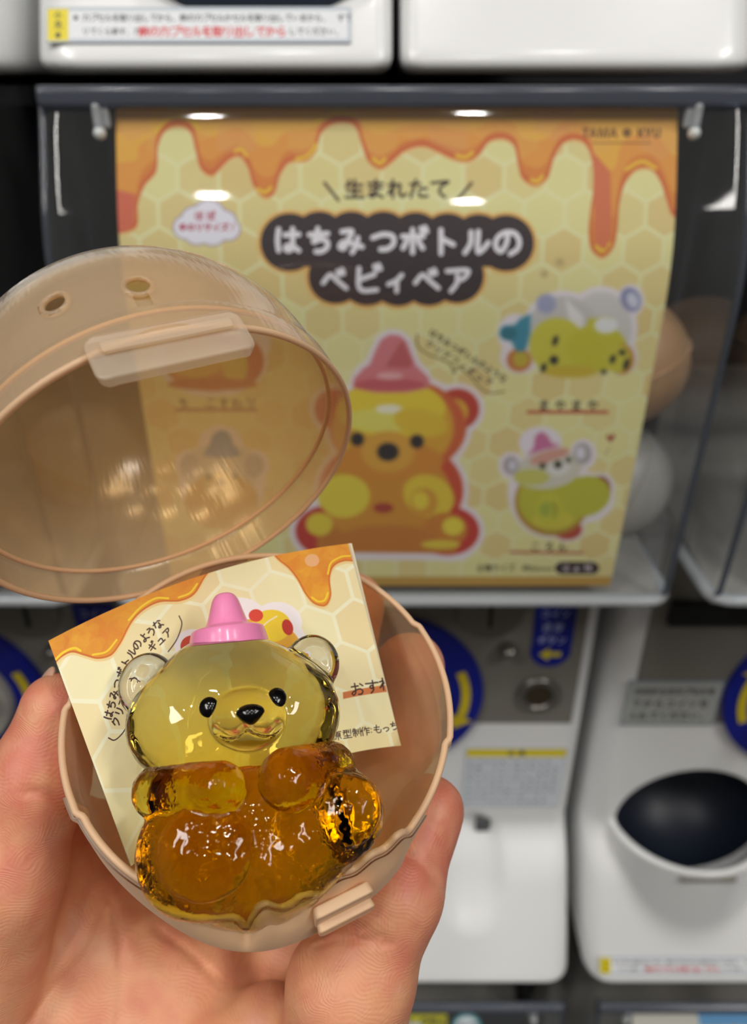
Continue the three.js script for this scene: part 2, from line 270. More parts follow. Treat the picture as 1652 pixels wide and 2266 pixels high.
{
  const glow = std({ color: 0xffffff, emissive: WARM, emissiveIntensity: 12 }), ring = new THREE.TorusGeometry(0.053, 0.007, 8, 32).rotateX(Math.PI / 2), disc = new THREE.CylinderGeometry(0.048, 0.048, 0.006, 32);
  LAMPS.forEach(([x, z], i) => {
    const g = thing('ceiling_downlight', 'small round warm white downlight set into the shop ceiling', 'lamp', 'round downlights in the shop ceiling'); g.position.set(x, CEIL_Y, z);
    part('ring', ring.clone().translate(0, -0.006, 0), M.lampBody, g); part('lamp_glass', disc.clone().translate(0, -0.003, 0), glow, g);
    const l = new THREE.RectAreaLight(WARM, LAMP_POWER, 0.085, 0.085); l.name = 'downlight'; l.rotation.x = -Math.PI / 2; l.position.y = -0.008; g.add(l);
  });
  const pg = std({ color: 0xffffff, emissive: WARM, emissiveIntensity: 4 });
  for (const x of [-1.25, 1.3]) {  // two unseen panels added for soft fill, not known lamps of the shop
    const g = thing('added_fill_panel', 'long flat fill light panel added at the shop ceiling', 'lamp', 'added fill light panels at the shop ceiling'); g.position.set(x, CEIL_Y, 1.05);
    part('frame', box(-0.17, 0.17, -0.012, 0, -0.67, 0.67), M.lampBody, g); part('fill_diffuser', box(-0.15, 0.15, -0.016, -0.011, -0.65, 0.65), pg, g);
    const l = new THREE.RectAreaLight(WARM, FILL_PANEL_POWER, 0.3, 1.3); l.name = 'panel'; l.rotation.x = -Math.PI / 2; l.position.y = -0.019; g.add(l);
  }
}

// ------------------------------------------------------------------ capsule vending machines
const col = (i) => X0 + i * PITCH_X, mloc = (px, py, zl, i = 0, j = 0) => { const p = onZ(px, py, Z_CTRL + zl); return [p.x - col(i), p.y - Y_BASE + j * PITCH_Y]; };
const FRONT = [[-0.02, 0.0655], [0.0, 0.066], [0.078, 0.023], [0.101, 0.0], [0.7, 0.0]];
const zf0 = (y) => { for (let k = 1; k < FRONT.length; k++) if (y <= FRONT[k][0]) return mix(FRONT[k - 1][1], FRONT[k][1], (y - FRONT[k - 1][0]) / (FRONT[k][0] - FRONT[k - 1][0])); return 0; };
const zf = (y) => (zf0(y - 0.007) + zf0(y - 0.0035) + zf0(y) + zf0(y + 0.0035) + zf0(y + 0.007)) / 5;
const SCOOP = -0.0645, TOPC = 0.386;
const cav = (x, y, z) => ell(x, y, z, [SCOOP, 0.109, -0.012], [0.0565, 0.053, 0.0535]);
const cavTop = (x, y, z) => ell(x, y, z, [-0.0557, 0.055, 0.050], [0.062, 0.0375, 0.05]);
const halfBody = (x0, x1, upper = false) => (x, y, z) => {
  let d = (z - zf(y)) * 0.86;
  if (upper) { if (x1 < 0) d = smax(d, -cavTop(x, y, z), 0.006); } else if (x1 < 0) {
    const e = (Math.hypot((x - SCOOP) / 0.0605, z / 0.0465) - 1) * 0.0465;
    d = smin(d, smax(smax(e, y - 0.109, 0.003), 0.01 - y, 0.004), 0.006);
    d = smax(d, -cav(x, y, z), 0.005);
  } else d = smax(d, -ell(x, y, z - zf(y), [0.0665, 0.077, 0.007], [0.027, 0.040, 0.021]), 0.006);
  d = smax(d, x0 - x, x0 < -0.1 ? 0.02 : 0.007); d = smax(d, x - x1, x1 > 0.1 ? 0.02 : 0.007); d = smax(d, -0.0005 - y, 0.006); d = smax(d, y - TOPC, 0.006);
  return Math.max(d, -0.075 - z);
};
const gLeft = splitGeo(surfaceNets(halfBody(-0.144, -0.0016), [-0.15, -0.009, -0.082], [0.004, 0.395, 0.075], 0.0024), (x, y, z) => cav(x, y, z) < 0.0012 && z < 0.006);
const gRight = surfaceNets(halfBody(0.0016, 0.144), [-0.004, -0.009, -0.082], [0.15, 0.395, 0.075], 0.0024);
const gLeftTop = splitGeo(surfaceNets(halfBody(-0.144, -0.0016, true), [-0.15, -0.009, -0.082], [0.004, 0.13, 0.075], 0.0024), (x, y, z) => cavTop(x, y, z) < 0.0012 && z < zf(y) - 0.014);
const gRightTop = surfaceNets(halfBody(0.0016, 0.144, true), [-0.004, -0.009, -0.082], [0.15, 0.13, 0.075], 0.0024);
// posters and cases follow the same bulging front
const POSTER_W = 0.218;
const rowsP = [[232, 1245], [565, 1220], [862, 1126], [1214, 998], [1296, 966]].map(([py, w]) => { const p = toWorld(C(0, py, POSTER_W * F / w)); return [p.y, p.z]; });
const profC = new THREE.CatmullRomCurve3(rowsP.map(([y, z]) => V3(0, y, z)), false, 'centripetal'), PROF = profC.getSpacedPoints(60), POSTER_H = profC.getLength();
const profAt = (v) => { const k = clamp(v, 0, 1) * 60, i = Math.min(59, Math.floor(k)); return PROF[i].clone().lerp(PROF[i + 1], k - i); };
const posterGeo = sheet((u, v) => { const p = profAt(v); return V3((u - 0.5) * POSTER_W, p.y - Y_BASE, p.z - Z_CTRL); }, 4, 48, 0.0004);
function caseGeo(half, lift) {                                  // clear cover: U-shaped section swept down the bulging front, closed below
  const pts = [];
  pts.push([-0.0008, rowsP[0][1] - 0.001]);
  for (let k = 0; k <= 24; k++) { const p = profAt(k / 24); pts.push([p.y, p.z]); }
  const b = pts[pts.length - 1]; pts.push([b[0] - 0.004, b[1] - 0.0008], [b[0] - 0.0075, b[1] - 0.004], [b[0] - 0.009, b[1] - 0.010], [b[0] - 0.0095, b[1] - 0.03], [b[0] - 0.0095, b[1] - 0.088]);
  const P = [], back = Z_CTRL, r = 0.009, ix = [];
  for (const [y, z0] of pts) {
    const z = z0 + lift, row = [];
    const zc = Math.max(z - r, back), rr = Math.max(z - zc, 1e-4);
    row.push([-half, back]); row.push([-half, mix(back, zc, 0.5)]);
    for (let k = 0; k <= 7; k++) { const a = Math.PI / 2 * k / 7; row.push([-half + r * (1 - Math.cos(a)), zc + rr * Math.sin(a)]); }
    for (let k = 1; k < 14; k++) row.push([mix(-half + r, half - r, k / 14), z]);
    for (let k = 7; k >= 0; k--) { const a = Math.PI / 2 * k / 7; row.push([half - r * (1 - Math.cos(a)), zc + rr * Math.sin(a)]); }
    row.push([half, mix(back, zc, 0.5)]); row.push([half, back]);
    P.push(row.map(([x, zz]) => [x, y - Y_BASE, zz - Z_CTRL]));
  }
  const n = P[0].length, pos = P.flat(2);
  for (let j = 0; j < P.length - 1; j++) for (let i = 0; i < n - 1; i++) { const a = j * n + i; ix.push(a, a + n, a + 1, a + 1, a + n, a + n + 1); }
  const g = new THREE.BufferGeometry(); g.setAttribute('position', new THREE.Float32BufferAttribute(pos, 3)); g.setIndex(ix); g.computeVertexNormals();
  return [g, P];
}
const CASE_HALF = 0.1385, [gCase, caseRows] = caseGeo(CASE_HALF, 0.0055);
const tubeOf = (pts, r, n = 60, closed = false) => new THREE.TubeGeometry(new THREE.CatmullRomCurve3(pts.map((p) => V3(...p)), closed, 'centripetal'), n, r, 8, closed);
const gRimBottom = tubeOf(caseRows[caseRows.length - 4].slice(1, -1), 0.0034, 90);
const gEdgeL = tubeOf(caseRows.slice(0, -3).map((r) => r[5]), 0.0016, 40), gEdgeR = tubeOf(caseRows.slice(0, -3).map((r) => r[r.length - 6]), 0.0016, 40);
const railTop = caseRows[0][12][2];
// stickers: canvas prints
function sticker(w, h, k, draw) { const [c, x] = canvas(Math.round(w * k), Math.round(h * k)); x.scale(k, k); draw(x, w, h); return std({ map: texture(c), roughness: 0.42 }); }
const flatPrint = (w, h, th = 0.0005) => sheet((u, v) => V3((u - 0.5) * w, (0.5 - v) * h, th), 1, 1, th);
const INK = '#23262a', RED = '#d8323a';
const sCaution = sticker(667, 78, 1.5, (x, w, h) => {
  x.fillStyle = '#c3ccd6'; x.fillRect(0, 0, w, h); x.fillStyle = '#eef1f5'; x.fillRect(6, 8, w - 12, h - 16);
  x.fillStyle = '#f0dc12'; x.fillRect(4, 4, 46, h - 8); x.strokeStyle = INK;
  glyph(x, '小', 27, 18, 18, 0, 2.2); glyph(x, '児', 27, 40, 18, 0, 2); glyph(x, '●', 27, 62, 16, 0, 2.4);
  glyph(x, '●', 66, 24, 14, 0, 2); line(x, 'カプセルを取り出してから、前のカプセルかセルを取り出していまから、続すてく', 88, 24, 16.4, 17, 0, 1.9);
  line(x, 'りてくら前す、カプ', 88, 54, 16, 16, 0, 1.8); x.strokeStyle = RED; line(x, '前のカプセルを取り出してから', 214, 54, 23.2, 24, 0, 3.4); x.strokeStyle = INK; line(x, 'してください。', 540, 54, 17, 17, 0, 1.9);
});
const sNotice = sticker(230, 160, 2, (x, w, h) => {
  x.fillStyle = '#c9d2dc'; x.fillRect(0, 0, w, h); x.fillStyle = '#dde3ea'; x.fillRect(4, 4, w - 8, h - 8); x.fillStyle = '#ecd71a'; x.fillRect(3, 2, w - 6, 20); x.strokeStyle = INK;
  line(x, '注意', w / 2 - 12, 12, 24, 15, 0, 1.8); x.strokeStyle = '#5b6672';
  ['カプセルをいれてからす', 'の前にコインを入れてから', 'ルかりしてくさい、まわす', 'をコてらのりかいれたくな', 'してください。のらかおす', 'カプセルの出し入れはてを', 'からまてしたいのでくり', 'コインのかしいれをおす'].forEach((t, i) => line(x, t, 16, 36 + i * 15.5, 17.5, 11, 0, 1.3));
});
const sCoin = sticker(210, 110, 2, (x, w, h) => {
  x.fillStyle = '#aeb1ae'; x.fillRect(0, 0, w, h); x.strokeStyle = '#8d98a6'; x.lineWidth = 4; x.strokeRect(2, 2, w - 4, h - 4); x.strokeStyle = '#26282c';
  line(x, 'カのからのカプセルを', 24, 26, 18, 17, 0, 3); line(x, 'てからコインを', 26, 56, 25, 21, 0, 2.8); line(x, '入れてください。', 24, 86, 23, 21, 0, 2.8);
});
const sReturn = (() => {
  const [c, x] = canvas(180, 260); x.fillStyle = '#0b1c96'; x.fillRect(0, 0, 180, 260); x.strokeStyle = '#c9d2ff'; line(x, 'コイン', 45, 36, 44, 36, 0, 5); line(x, '返却', 60, 92, 50, 40, 0, 4.5); line(x, 'ボタン', 45, 146, 44, 36, 0, 5);
  shape(x, [[38, 206], [84, 178], [84, 196], [138, 196], [138, 216], [84, 216], [84, 234]], (a, b) => [a, b], '#e8d51e'); return std({ map: texture(c), roughness: 0.4 });
})();
const ringShape = new THREE.Shape().absarc(0, 0, 0.0655, 0, Math.PI * 2); ringShape.holes.push(new THREE.Path().absarc(0, 0, 0.0445, 0, Math.PI * 2, true));
const gDial = new THREE.ExtrudeGeometry(ringShape, { depth: 0.004, bevelEnabled: true, bevelSize: 0.0012, bevelThickness: 0.0012, bevelSegments: 2, curveSegments: 64 });
const arrowGeo = (() => { const s = new THREE.Shape(), r0 = 0.0515, r1 = 0.0575, n = 12, a0 = 0.42, a1 = -0.34; for (let k = 0; k <= n; k++) { const a = mix(a0, a1, k / n); s[k ? 'lineTo' : 'moveTo'](r1 * Math.cos(a), r1 * Math.sin(a)); } s.lineTo(0.0635 * Math.cos(a1), 0.0635 * Math.sin(a1)); s.lineTo(0.0545 * Math.cos(a1 - 0.2), 0.0545 * Math.sin(a1 - 0.2)); s.lineTo(0.0465 * Math.cos(a1), 0.0465 * Math.sin(a1)); for (let k = n; k >= 0; k--) { const a = mix(a0, a1, k / n); s.lineTo(r0 * Math.cos(a), r0 * Math.sin(a)); } return new THREE.ExtrudeGeometry(s, { depth: 0.0008, bevelEnabled: false }); })();
const tabShape = (() => { const s = new THREE.Shape(), w = 0.0135, t = 0.026, b = -0.016; s.moveTo(-w, t); s.lineTo(w, t); s.lineTo(w, b + w * 0.7); s.absarc(0, b + w * 0.3, w, 0.3, -Math.PI - 0.3, true); s.lineTo(-w, t); return s; })();
const gTab = new THREE.ExtrudeGeometry(tabShape, { depth: 0.001, bevelEnabled: false, curveSegments: 24 });
{ const p = gTab.attributes.position, u = gTab.attributes.uv; for (let k = 0; k < p.count; k++) u.setXY(k, (p.getX(k) + 0.0135) / 0.027, (p.getY(k) + 0.0255) / 0.0515); }

const slopeTurn = Math.atan2(0.043, 0.078);                     // lean of the lower front
function machine(i, j, label) {
  const g = thing('capsule_vending_machine', label, 'vending machine', 'white capsule vending machines stacked in rows');
  g.position.set(col(i), Y_BASE + -j * PITCH_Y, Z_CTRL);
  const [gl, gr] = j < 0 ? [gLeftTop, gRightTop] : [gLeft, gRight];
  const low = part('chute_panel', gl[1], M.white, g); part('chute', gl[0], M.chute, low);
  part('front_panel', gr, M.white, g);
  part('cabinet', mergeGeometries([box(-0.14, 0.14, 0.004, TOPC, -0.34, -0.07), box(-0.143, -0.139, TOPC, 0.604, -0.34, -0.02), box(0.139, 0.143, TOPC, 0.604, -0.34, -0.02), box(-0.143, 0.143, TOPC, 0.604, -0.344, -0.34), box(-0.143, 0.143, 0.602, 0.6095, -0.34, 0.03)]), M.dark, g);
  const zs = zf(0.018) + 0.0006;
  const cs = part('caution_sticker', flatPrint(0.1175, 0.0137), sCaution, g); cs.position.set(-0.0765, 0.0155, zf(0.0155) + 0.0004); cs.rotation.x = -slopeTurn;
  if (j >= 0) part('lip_bumper', box(-0.02, 0.02, 0.1, 0.1045, 0.044, 0.0475, 0.001).translate(SCOOP, 0, 0), M.plate, g);
  if (j === 0) {
    part('control_plate', box(-0.128, 0.132, 0.2115, TOPC - 0.002, -0.002, 0.0016, 0.0015), M.plate, g);
    const d = part('dial_ring', gDial.clone().translate(0, 0.2405, 0.001), M.blue, g);
    for (const a of [0, Math.PI]) part('arrow', arrowGeo.clone().rotateZ(a).translate(0, 0.2405, 0.0064), M.yellow, d);
    const k = part('dial', new THREE.CylinderGeometry(0.041, 0.044, 0.012, 48).rotateX(Math.PI / 2).translate(0, 0.2405, 0.006), M.knob, g);
    part('grip', box(-0.036, 0.036, -0.011, 0.011, 0.011, 0.03, 0.006).rotateZ(0.5).translate(0, 0.2405, 0), M.knob, k);
    const at = (px, py) => mloc(px, py, 0.002);
    let [x, y] = at(1190, 1535);
    const lk = part('lock', new THREE.TorusGeometry(0.0125, 0.0032, 10, 32).translate(x, y, 0.003), M.steel, g); part('keyhole', new THREE.CylinderGeometry(0.0095, 0.0095, 0.003, 24).rotateX(Math.PI / 2).translate(x, y, 0.0025), std({ color: 0x5d5342, roughness: 0.35, metalness: 0.7 }), lk);
    [x, y] = at(1122, 1432); part('return_button', new THREE.CapsuleGeometry(0.0062, 0.006, 6, 16).rotateX(Math.PI / 2.3).translate(x, y, 0.006), M.steel, g);
    [x, y] = at(1085, 1345); const cn = part('coin_plate', new THREE.CylinderGeometry(0.0215, 0.0225, 0.004, 40).rotateX(Math.PI / 2).translate(x, y, 0.0035), M.steel, g); part('coin_slot', box(x - 0.0012, x + 0.0012, y - 0.013, y + 0.013, 0.005, 0.0062), M.black, cn);
    [x, y] = at(1222, 1408); part('return_sticker', gTab.clone().translate(x, y, 0.0016), sReturn, g);
    [x, y] = mloc(1135, 1722, 0.0005); part('notice_sticker', flatPrint(0.0745, 0.062).translate(x, y, 0.0004), sNotice, g);
    [x, y] = mloc(1486, 1556, 0.002, 1); part('coin_sticker', flatPrint(0.066, 0.041).translate(x, y, 0.0017), sCoin, g);
    [x, y] = mloc(1600, 1362, 0.004, 1); part('price_strip', box(x - 0.035, x + 0.035, y - 0.008, y + 0.010, 0.0, 0.006, 0.001), M.black, g);
    part('return_slot', box(0.071, 0.083, 0.094, 0.109, -0.006, zf(0.1) - 0.0035, 0.002), std({ color: 0x55585a, roughness: 0.6 }), g);
  }
  if (j >= 0) {
    part('hopper_tray', box(-0.137, 0.137, 0.0, 0.006, -0.16, 0.088).rotateX(0.16).translate(0, 0.392, 0), M.tray, g);
    const cse = part('clear_case', gCase, M.clear, g);
    part('case_rim', gRimBottom, M.rim, cse); part('case_edge', gEdgeL, M.edge, cse); part('case_edge', gEdgeR, M.edge, cse);
    part('top_rail', box(-0.137, 0.137, 0.6015, 0.6098, railTop - 0.0034, railTop + 0.0035, 0.003), M.rail, g);
    for (const s of [-1, 1]) {
      const pg = part('poster_peg', mergeGeometries([new THREE.CapsuleGeometry(0.0019, 0.008, 6, 12).translate(s * 0.1145, 0.5985, railTop + 0.002), new THREE.CapsuleGeometry(0.0014, 0.006, 6, 12).translate(s * 0.1115, 0.5995, railTop + 0.001)]), M.rim, g);
      part('peg_tip', new THREE.SphereGeometry(0.0024, 16, 12).translate(s * 0.1145, 0.5935, railTop + 0.0025), std({ color: 0xf2f0ea, roughness: 0.25 }), pg);
    }
  }
  return g;
}
machine(0, 0, 'white capsule machine whose clear case holds the yellow honey bear poster');
machine(1, 0, 'white capsule machine with blue poster, right of the honey poster machine');
machine(-1, 0, 'white capsule machine half hidden behind the thumb and the capsule lid');
machine(0, -1, 'white capsule machine stacked on top of the honey poster machine, caution sticker in full view');
machine(-1, -1, 'white capsule machine in the upper row, only a sliver of its front panel showing');
machine(0, 1, 'capsule machine under the honey poster machine, with black and yellow poster');
machine(1, 1, 'capsule machine in the lower row with the light blue poster');

// ------------------------------------------------------------------ posters
const PC = 1400, PCH = Math.round(PC * POSTER_H / POSTER_W);
const rowTable = Array.from({ length: 241 }, (_, k) => { const p = profAt(k / 240), y = p.y * CP - p.z * SP, z = -(p.y * SP + p.z * CP); return [PH / 2 - y / z * F, k / 240, z]; });
function posterXY(px, py) {                                      // photograph pixel -> place on the print
  let k = 1; while (k < 240 && rowTable[k][0] < py) k++;
  const [a, b] = [rowTable[k - 1], rowTable[k]], t = (py - a[0]) / (b[0] - a[0]), v = mix(a[1], b[1], t), z = mix(a[2], b[2], t);
  return [(((px - PW / 2) / F * z - X0) / POSTER_W + 0.5) * PC, v * PCH];
}
const posterMat = (c) => std({ map: texture(c), roughness: 0.7 });
function poster(i, j, mat, label) { const p = new THREE.Mesh(posterGeo, mat); p.name = numbered('poster'); tag(p, label, 'poster', 'posters behind the clear cases'); p.position.set(col(i), Y_BASE - j * PITCH_Y, Z_CTRL); scene.add(p); return p; }
{
  const [c, x] = canvas(PC, PCH), m = posterXY, k = 1.17;
  honeycomb(x, PC, PCH, 102, '#ece29c', '#e6cb84', '#efe9ae', 9, 3);
  const drip = curve([[200, 520], [300, 505], [305, 450], [320, 410], [345, 380], [350, 320], [365, 290], [395, 280], [420, 290], [432, 330], [445, 375], [468, 390], [490, 370], [510, 352], [530, 347], [548, 370], [560, 410], [585, 438], [605, 430], [620, 385], [640, 360], [680, 355], [700, 330], [710, 295], [730, 278], [760, 272], [785, 280], [800, 320], [815, 358], [840, 375], [865, 360], [895, 335], [935, 325], [970, 338], [1000, 352], [1035, 358], [1060, 342], [1080, 315], [1110, 308], [1135, 320], [1145, 360], [1155, 395], [1185, 412], [1210, 395], [1225, 350], [1245, 318], [1270, 310], [1295, 320], [1310, 360], [1312, 420], [1305, 470], [1302, 520], [1310, 555], [1332, 570], [1355, 550], [1365, 510], [1370, 450], [1385, 400], [1410, 375], [1440, 375], [1460, 400], [1475, 445], [1490, 480], [1560, 490]], 6);
  const whole = [...drip, [1600, 200], [150, 200]];
  shape(x, whole.map(([a, b]) => [a, b + 5]), m, '#efc983'); shape(x, whole, m, '#e2862f');
  x.save(); x.beginPath(); whole.forEach((p, i) => { const [a, b] = m(...p); i ? x.lineTo(a, b) : x.moveTo(a, b); }); x.clip();
  shape(x, drip.map(([a, b]) => [a, 232 + (b - 232) * 0.78]).concat([[1600, 200], [150, 200]]), m, '#eb9c3a'); shape(x, drip.map(([a, b]) => [a, 232 + (b - 232) * 0.45]).concat([[1600, 200], [150, 200]]), m, '#eeb03c');
  for (let q = 0; q < 16; q++) { x.globalAlpha = 0.35; const [a, b] = m(290 + q * 78, 262 + (q % 2) * 42); x.beginPath(); for (let s = 0; s < 6; s++) x.lineTo(a + 56 * Math.sin(s * Math.PI / 3), b + 56 * Math.cos(s * Math.PI / 3)); x.closePath(); x.fillStyle = q % 3 ? '#ecaf55' : '#e6a06a'; x.fill(); } x.globalAlpha = 1;
  shape(x, drip.map(([a, b]) => [a, b - 9]), m, null, '#d96a2c', 12);
  for (const arc of [[[345, 290], [375, 262], [415, 262], [440, 285]], [[520, 335], [532, 330], [545, 345]], [[655, 352], [680, 345], [700, 320]], [[700, 270], [740, 252], [790, 255]], [[570, 418], [585, 426], [600, 416]], [[1010, 345], [1030, 348], [1045, 338]], [[1175, 398], [1188, 402], [1200, 390]], [[1385, 375], [1420, 358], [1450, 372]], [[1318, 545], [1332, 556], [1348, 540]], [[825, 352], [840, 362], [852, 352]]]) shape(x, curve(arc), m, null, '#f2c22e', 9);
  shape(x, [[1306, 330], [1316, 540], [1340, 552], [1352, 520], [1350, 380]], m, '#dd7446'); shape(x, [[258, 420], [300, 430], [296, 500], [262, 520]], m, '#dc6a48');
  x.restore();
  // maker's line
  { const [a, b] = m(1287, 304); x.save(); x.translate(a, b); x.fillStyle = '#5b3412'; x.font = 'bold 32px sans-serif'; x.fillText('TAMA', 0, 0); x.fillText('KYU', 136, 0); x.lineWidth = 5; x.strokeStyle = '#5b3412'; x.beginPath(); x.arc(112, -11, 8, 0, 7); x.stroke(); x.beginPath(); x.arc(112, -11, 1.5, 0, 7); x.stroke(); x.globalAlpha = 0.7; x.fillRect(26, 12, 146, 3); x.globalAlpha = 1; x.restore(); }
  // headline
  x.strokeStyle = '#4a3316'; x.lineWidth = 7; shape(x, [[718, 405], [748, 443]], m, null, '#5a4320', 8); shape(x, [[1043, 405], [1008, 447]], m, null, '#5a4320', 8);
  x.strokeStyle = '#3d2712'; [['生', 784], ['ま', 830], ['れ', 878], ['た', 926], ['て', 973]].forEach(([ch, a]) => glyph(x, ch, a, 418, 46, 0, 6.2, m, k));
  const blobs = [[640, 536, 64], [706, 526, 58], [777, 526, 58], [848, 526, 58], [919, 528, 58], [990, 530, 58], [1058, 532, 58], [1119, 538, 62], [742, 612, 60], [812, 616, 60], [880, 617, 60], [948, 616, 60], [1010, 610, 60]];
  for (const [rad, colr] of [[7, '#eeb45c'], [0, '#2b1517']]) { for (const [a, b, r] of blobs) shape(x, oval(a, b, r + rad, r + rad), m, colr); shape(x, [[640, 490], [1119, 490], [1119, 590], [640, 590]], m, '#2b1517'); }
  x.strokeStyle = '#f4eef2'; [['は', 636], ['ち', 706], ['み', 775], ['つ', 849], ['ボ', 915], ['ト', 984], ['ル', 1053], ['の', 1122]].forEach(([ch, a], i) => glyph(x, ch, a, 531 + i * 0.8, i === 7 ? 66 : 62, 0, 11, m, k));
  [['ベ', 740, 58], ['ビ', 811, 66], ['ィ', 874, 56], ['ベ', 944, 58], ['ア', 1013, 60]].forEach(([ch, a, s]) => glyph(x, ch, a, 619, s, 0, 10.5, m, k));
  // speech cloud
  const cl = [[412, 503, 27], [432, 486, 30], [462, 476, 34], [492, 494, 30], [505, 508, 24], [470, 514, 30], [436, 514, 28]];
  for (const [r, f] of [[4, '#b9a7b4'], [0, '#f3eef6']]) for (const [a, b, s] of cl) shape(x, oval(a, b, s + r, s * 0.92 + r), m, f);
  x.strokeStyle = '#c0566a'; line(x, 'ほぼ', 440, 478, 26, 20, 0, 3.2, m, k); line(x, '手のりサイズ!', 404, 503, 18.5, 17, 0, 3.2, m, k);
  // slanted note beside the hat
  x.strokeStyle = '#4a3420'; line(x, 'はちみつボトルのような', 958, 738, 18.3, 18, 0.57, 2.6, m, k); line(x, 'クリアフィギュア', 950, 762, 22, 18, 0.57, 2.6, m, k);
  shape(x, curve([[922, 740], [924, 765], [945, 783], [975, 795], [996, 806], [1004, 826], [1010, 812], [1040, 832], [1062, 858], [1085, 870], [1116, 866]]), m, null, '#8b7440', 4.5);
  // big amber bear
  x.filter = 'blur(3px)';
  const halo = '#f0e4ea', B = (pts, f) => shape(x, pts, m, f);
  const hat = [[783, 858], [786, 838], [800, 818], [818, 806], [828, 780], [842, 752], [862, 740], [884, 742], [900, 757], [912, 790], [920, 808], [940, 828], [950, 858], [900, 868], [830, 868]];
  for (const r of [12]) { B(oval(880, 945, 152 + r, 110 + r), halo); B(oval(1012, 905, 48 + r, 45 + r), halo); B(oval(742, 905, 46 + r, 44 + r), halo); B(oval(865, 1085, 160 + r, 120 + r), halo); B(oval(990, 1175, 70 + r, 55 + r), halo); B(oval(725, 1175, 72 + r, 58 + r), halo); shape(x, hat, m, halo, halo, 28); B([[690, 1150], [1040, 1150], [1030, 1240], [700, 1238]], halo); }
  B(oval(1012, 905, 48, 45), '#c23a22'); B(oval(742, 905, 46, 44), '#c23a22'); B(oval(1006, 912, 30, 30), '#e4b12a'); B(oval(865, 1085, 160, 118), '#cf4a22'); B(oval(990, 1175, 70, 54), '#c8301f'); B(oval(725, 1175, 72, 56), '#c2301f');
  B([[700, 1150], [1010, 1150], [1010, 1225], [700, 1222]], '#c8781c'); B(oval(858, 1100, 142, 112), '#d6901f'); B(oval(880, 945, 152, 108), '#d3602a'); B(oval(868, 945, 136, 106), '#e0a526'); B(oval(865, 905, 120, 62), '#ecd02f'); B(oval(850, 930, 96, 26), '#e8dd62'); B(oval(860, 905, 30, 10), '#f6f0d8'); B(oval(930, 935, 60, 30, 0.2), '#e6c02c');
  B(oval(862, 1020, 118, 44), '#d98c22'); B(oval(858, 1000, 60, 46), '#e2a534'); B(oval(760, 1098, 58, 48), '#e8d23a'); B(oval(948, 1098, 58, 46, 0.4), '#e6c830'); B(oval(938, 1112, 30, 32), '#d99a26'); B(oval(930, 1108, 18, 20), '#ecd238'); B(oval(848, 1124, 22, 11), '#a8341a'); B(oval(985, 1172, 50, 38), '#d0801f'); B(oval(1002, 1165, 24, 20), '#ecd83a'); B(oval(706, 1160, 30, 26), '#e6ce36'); B(oval(860, 1190, 110, 28), '#c97a20'); B(oval(975, 1205, 44, 10), '#e2c836');
  shape(x, hat, m, '#e07f84'); B(oval(866, 842, 84, 24), '#df7c80'); B(oval(860, 852, 80, 14), '#cc5a60'); B([[852, 812], [890, 750], [912, 800], [908, 815]], '#c95e5e'); B(oval(862, 832, 30, 8), '#efb0b0');
  B(oval(790, 972, 15, 15), '#1c1613'); B(oval(922, 977, 15, 15), '#1c1613'); B(oval(858, 1000, 24, 20), '#1c1613');
  // bear lying down, teal hat
  for (const [a, b, r, s] of [[1245, 735, 92, 92], [1330, 725, 80, 92], [1395, 665, 30, 36], [1150, 790, 44, 38], [1375, 790, 36, 40], [1140, 738, 40, 44]]) B(oval(a, b, r, s), halo);
  B(oval(1330, 725, 68, 80), '#d8d2cc'); B(oval(1245, 735, 80, 80), '#cfc9c4'); B(oval(1395, 663, 22, 28, -0.4), '#8f8fb4'); B(oval(1399, 665, 12, 18, -0.4), '#d6d6e4'); B(oval(1208, 672, 22, 22), '#a6a6c6'); B([[1250, 660], [1290, 700], [1290, 740], [1262, 730]], '#efe9e6');
  B(oval(1232, 765, 62, 62), '#d6cc3c'); B(oval(1320, 770, 66, 52), '#cfc62a'); B([[1300, 705], [1352, 703], [1345, 790], [1290, 790]], '#cfc62a'); B(oval(1148, 797, 28, 26), '#cf7a3a'); B(oval(1152, 795, 18, 18), '#c9b02e'); B(oval(1375, 795, 28, 34), '#c98a2c'); B(oval(1364, 793, 30, 32), '#d2c838'); B(oval(1262, 822, 60, 14), '#d2b62c'); B(oval(1340, 720, 26, 18), '#efedea');
  shape(x, curve([[1174, 694], [1150, 705], [1138, 718], [1112, 722], [1104, 738], [1112, 750], [1130, 756], [1142, 776], [1160, 776], [1172, 740]], 6), m, '#3c8ea6'); B(oval(1126, 738, 18, 14), '#2a7684');
  for (const [a, b, r, s] of [[1228, 754, 6, 12], [1202, 814, 6, 11], [1225, 797, 10, 10], [1355, 795, 6, 10], [1385, 806, 6, 14], [1376, 780, 8, 6], [1335, 823, 7, 5]]) B(oval(a, b, r, s, 0.3), '#2a2616');
  x.strokeStyle = '#8a6a4a'; glyph(x, '小', 1238, 580, 20, 0.3, 2.5, m, k); glyph(x, '小', 1204, 606, 16, 0.3, 2.5, m, k);
  x.filter = 'none';
  shape(x, [[1168, 912], [1342, 912]], m, null, '#c9603c', 11); x.strokeStyle = '#3a2616'; line(x, 'まやまや', 1203, 897, 36, 26, 0, 3.6, m, k);
  // sitting bear, pink hat
  x.filter = 'blur(3px)';
  for (const [a, b, r, s] of [[1215, 1090, 92, 102], [1290, 1100, 70, 58], [1130, 1030, 28, 30], [1290, 1005, 30, 34], [1330, 1080, 30, 34], [1195, 980, 48, 36], [1255, 1170, 38, 30]]) B(oval(a, b, r, s), halo);
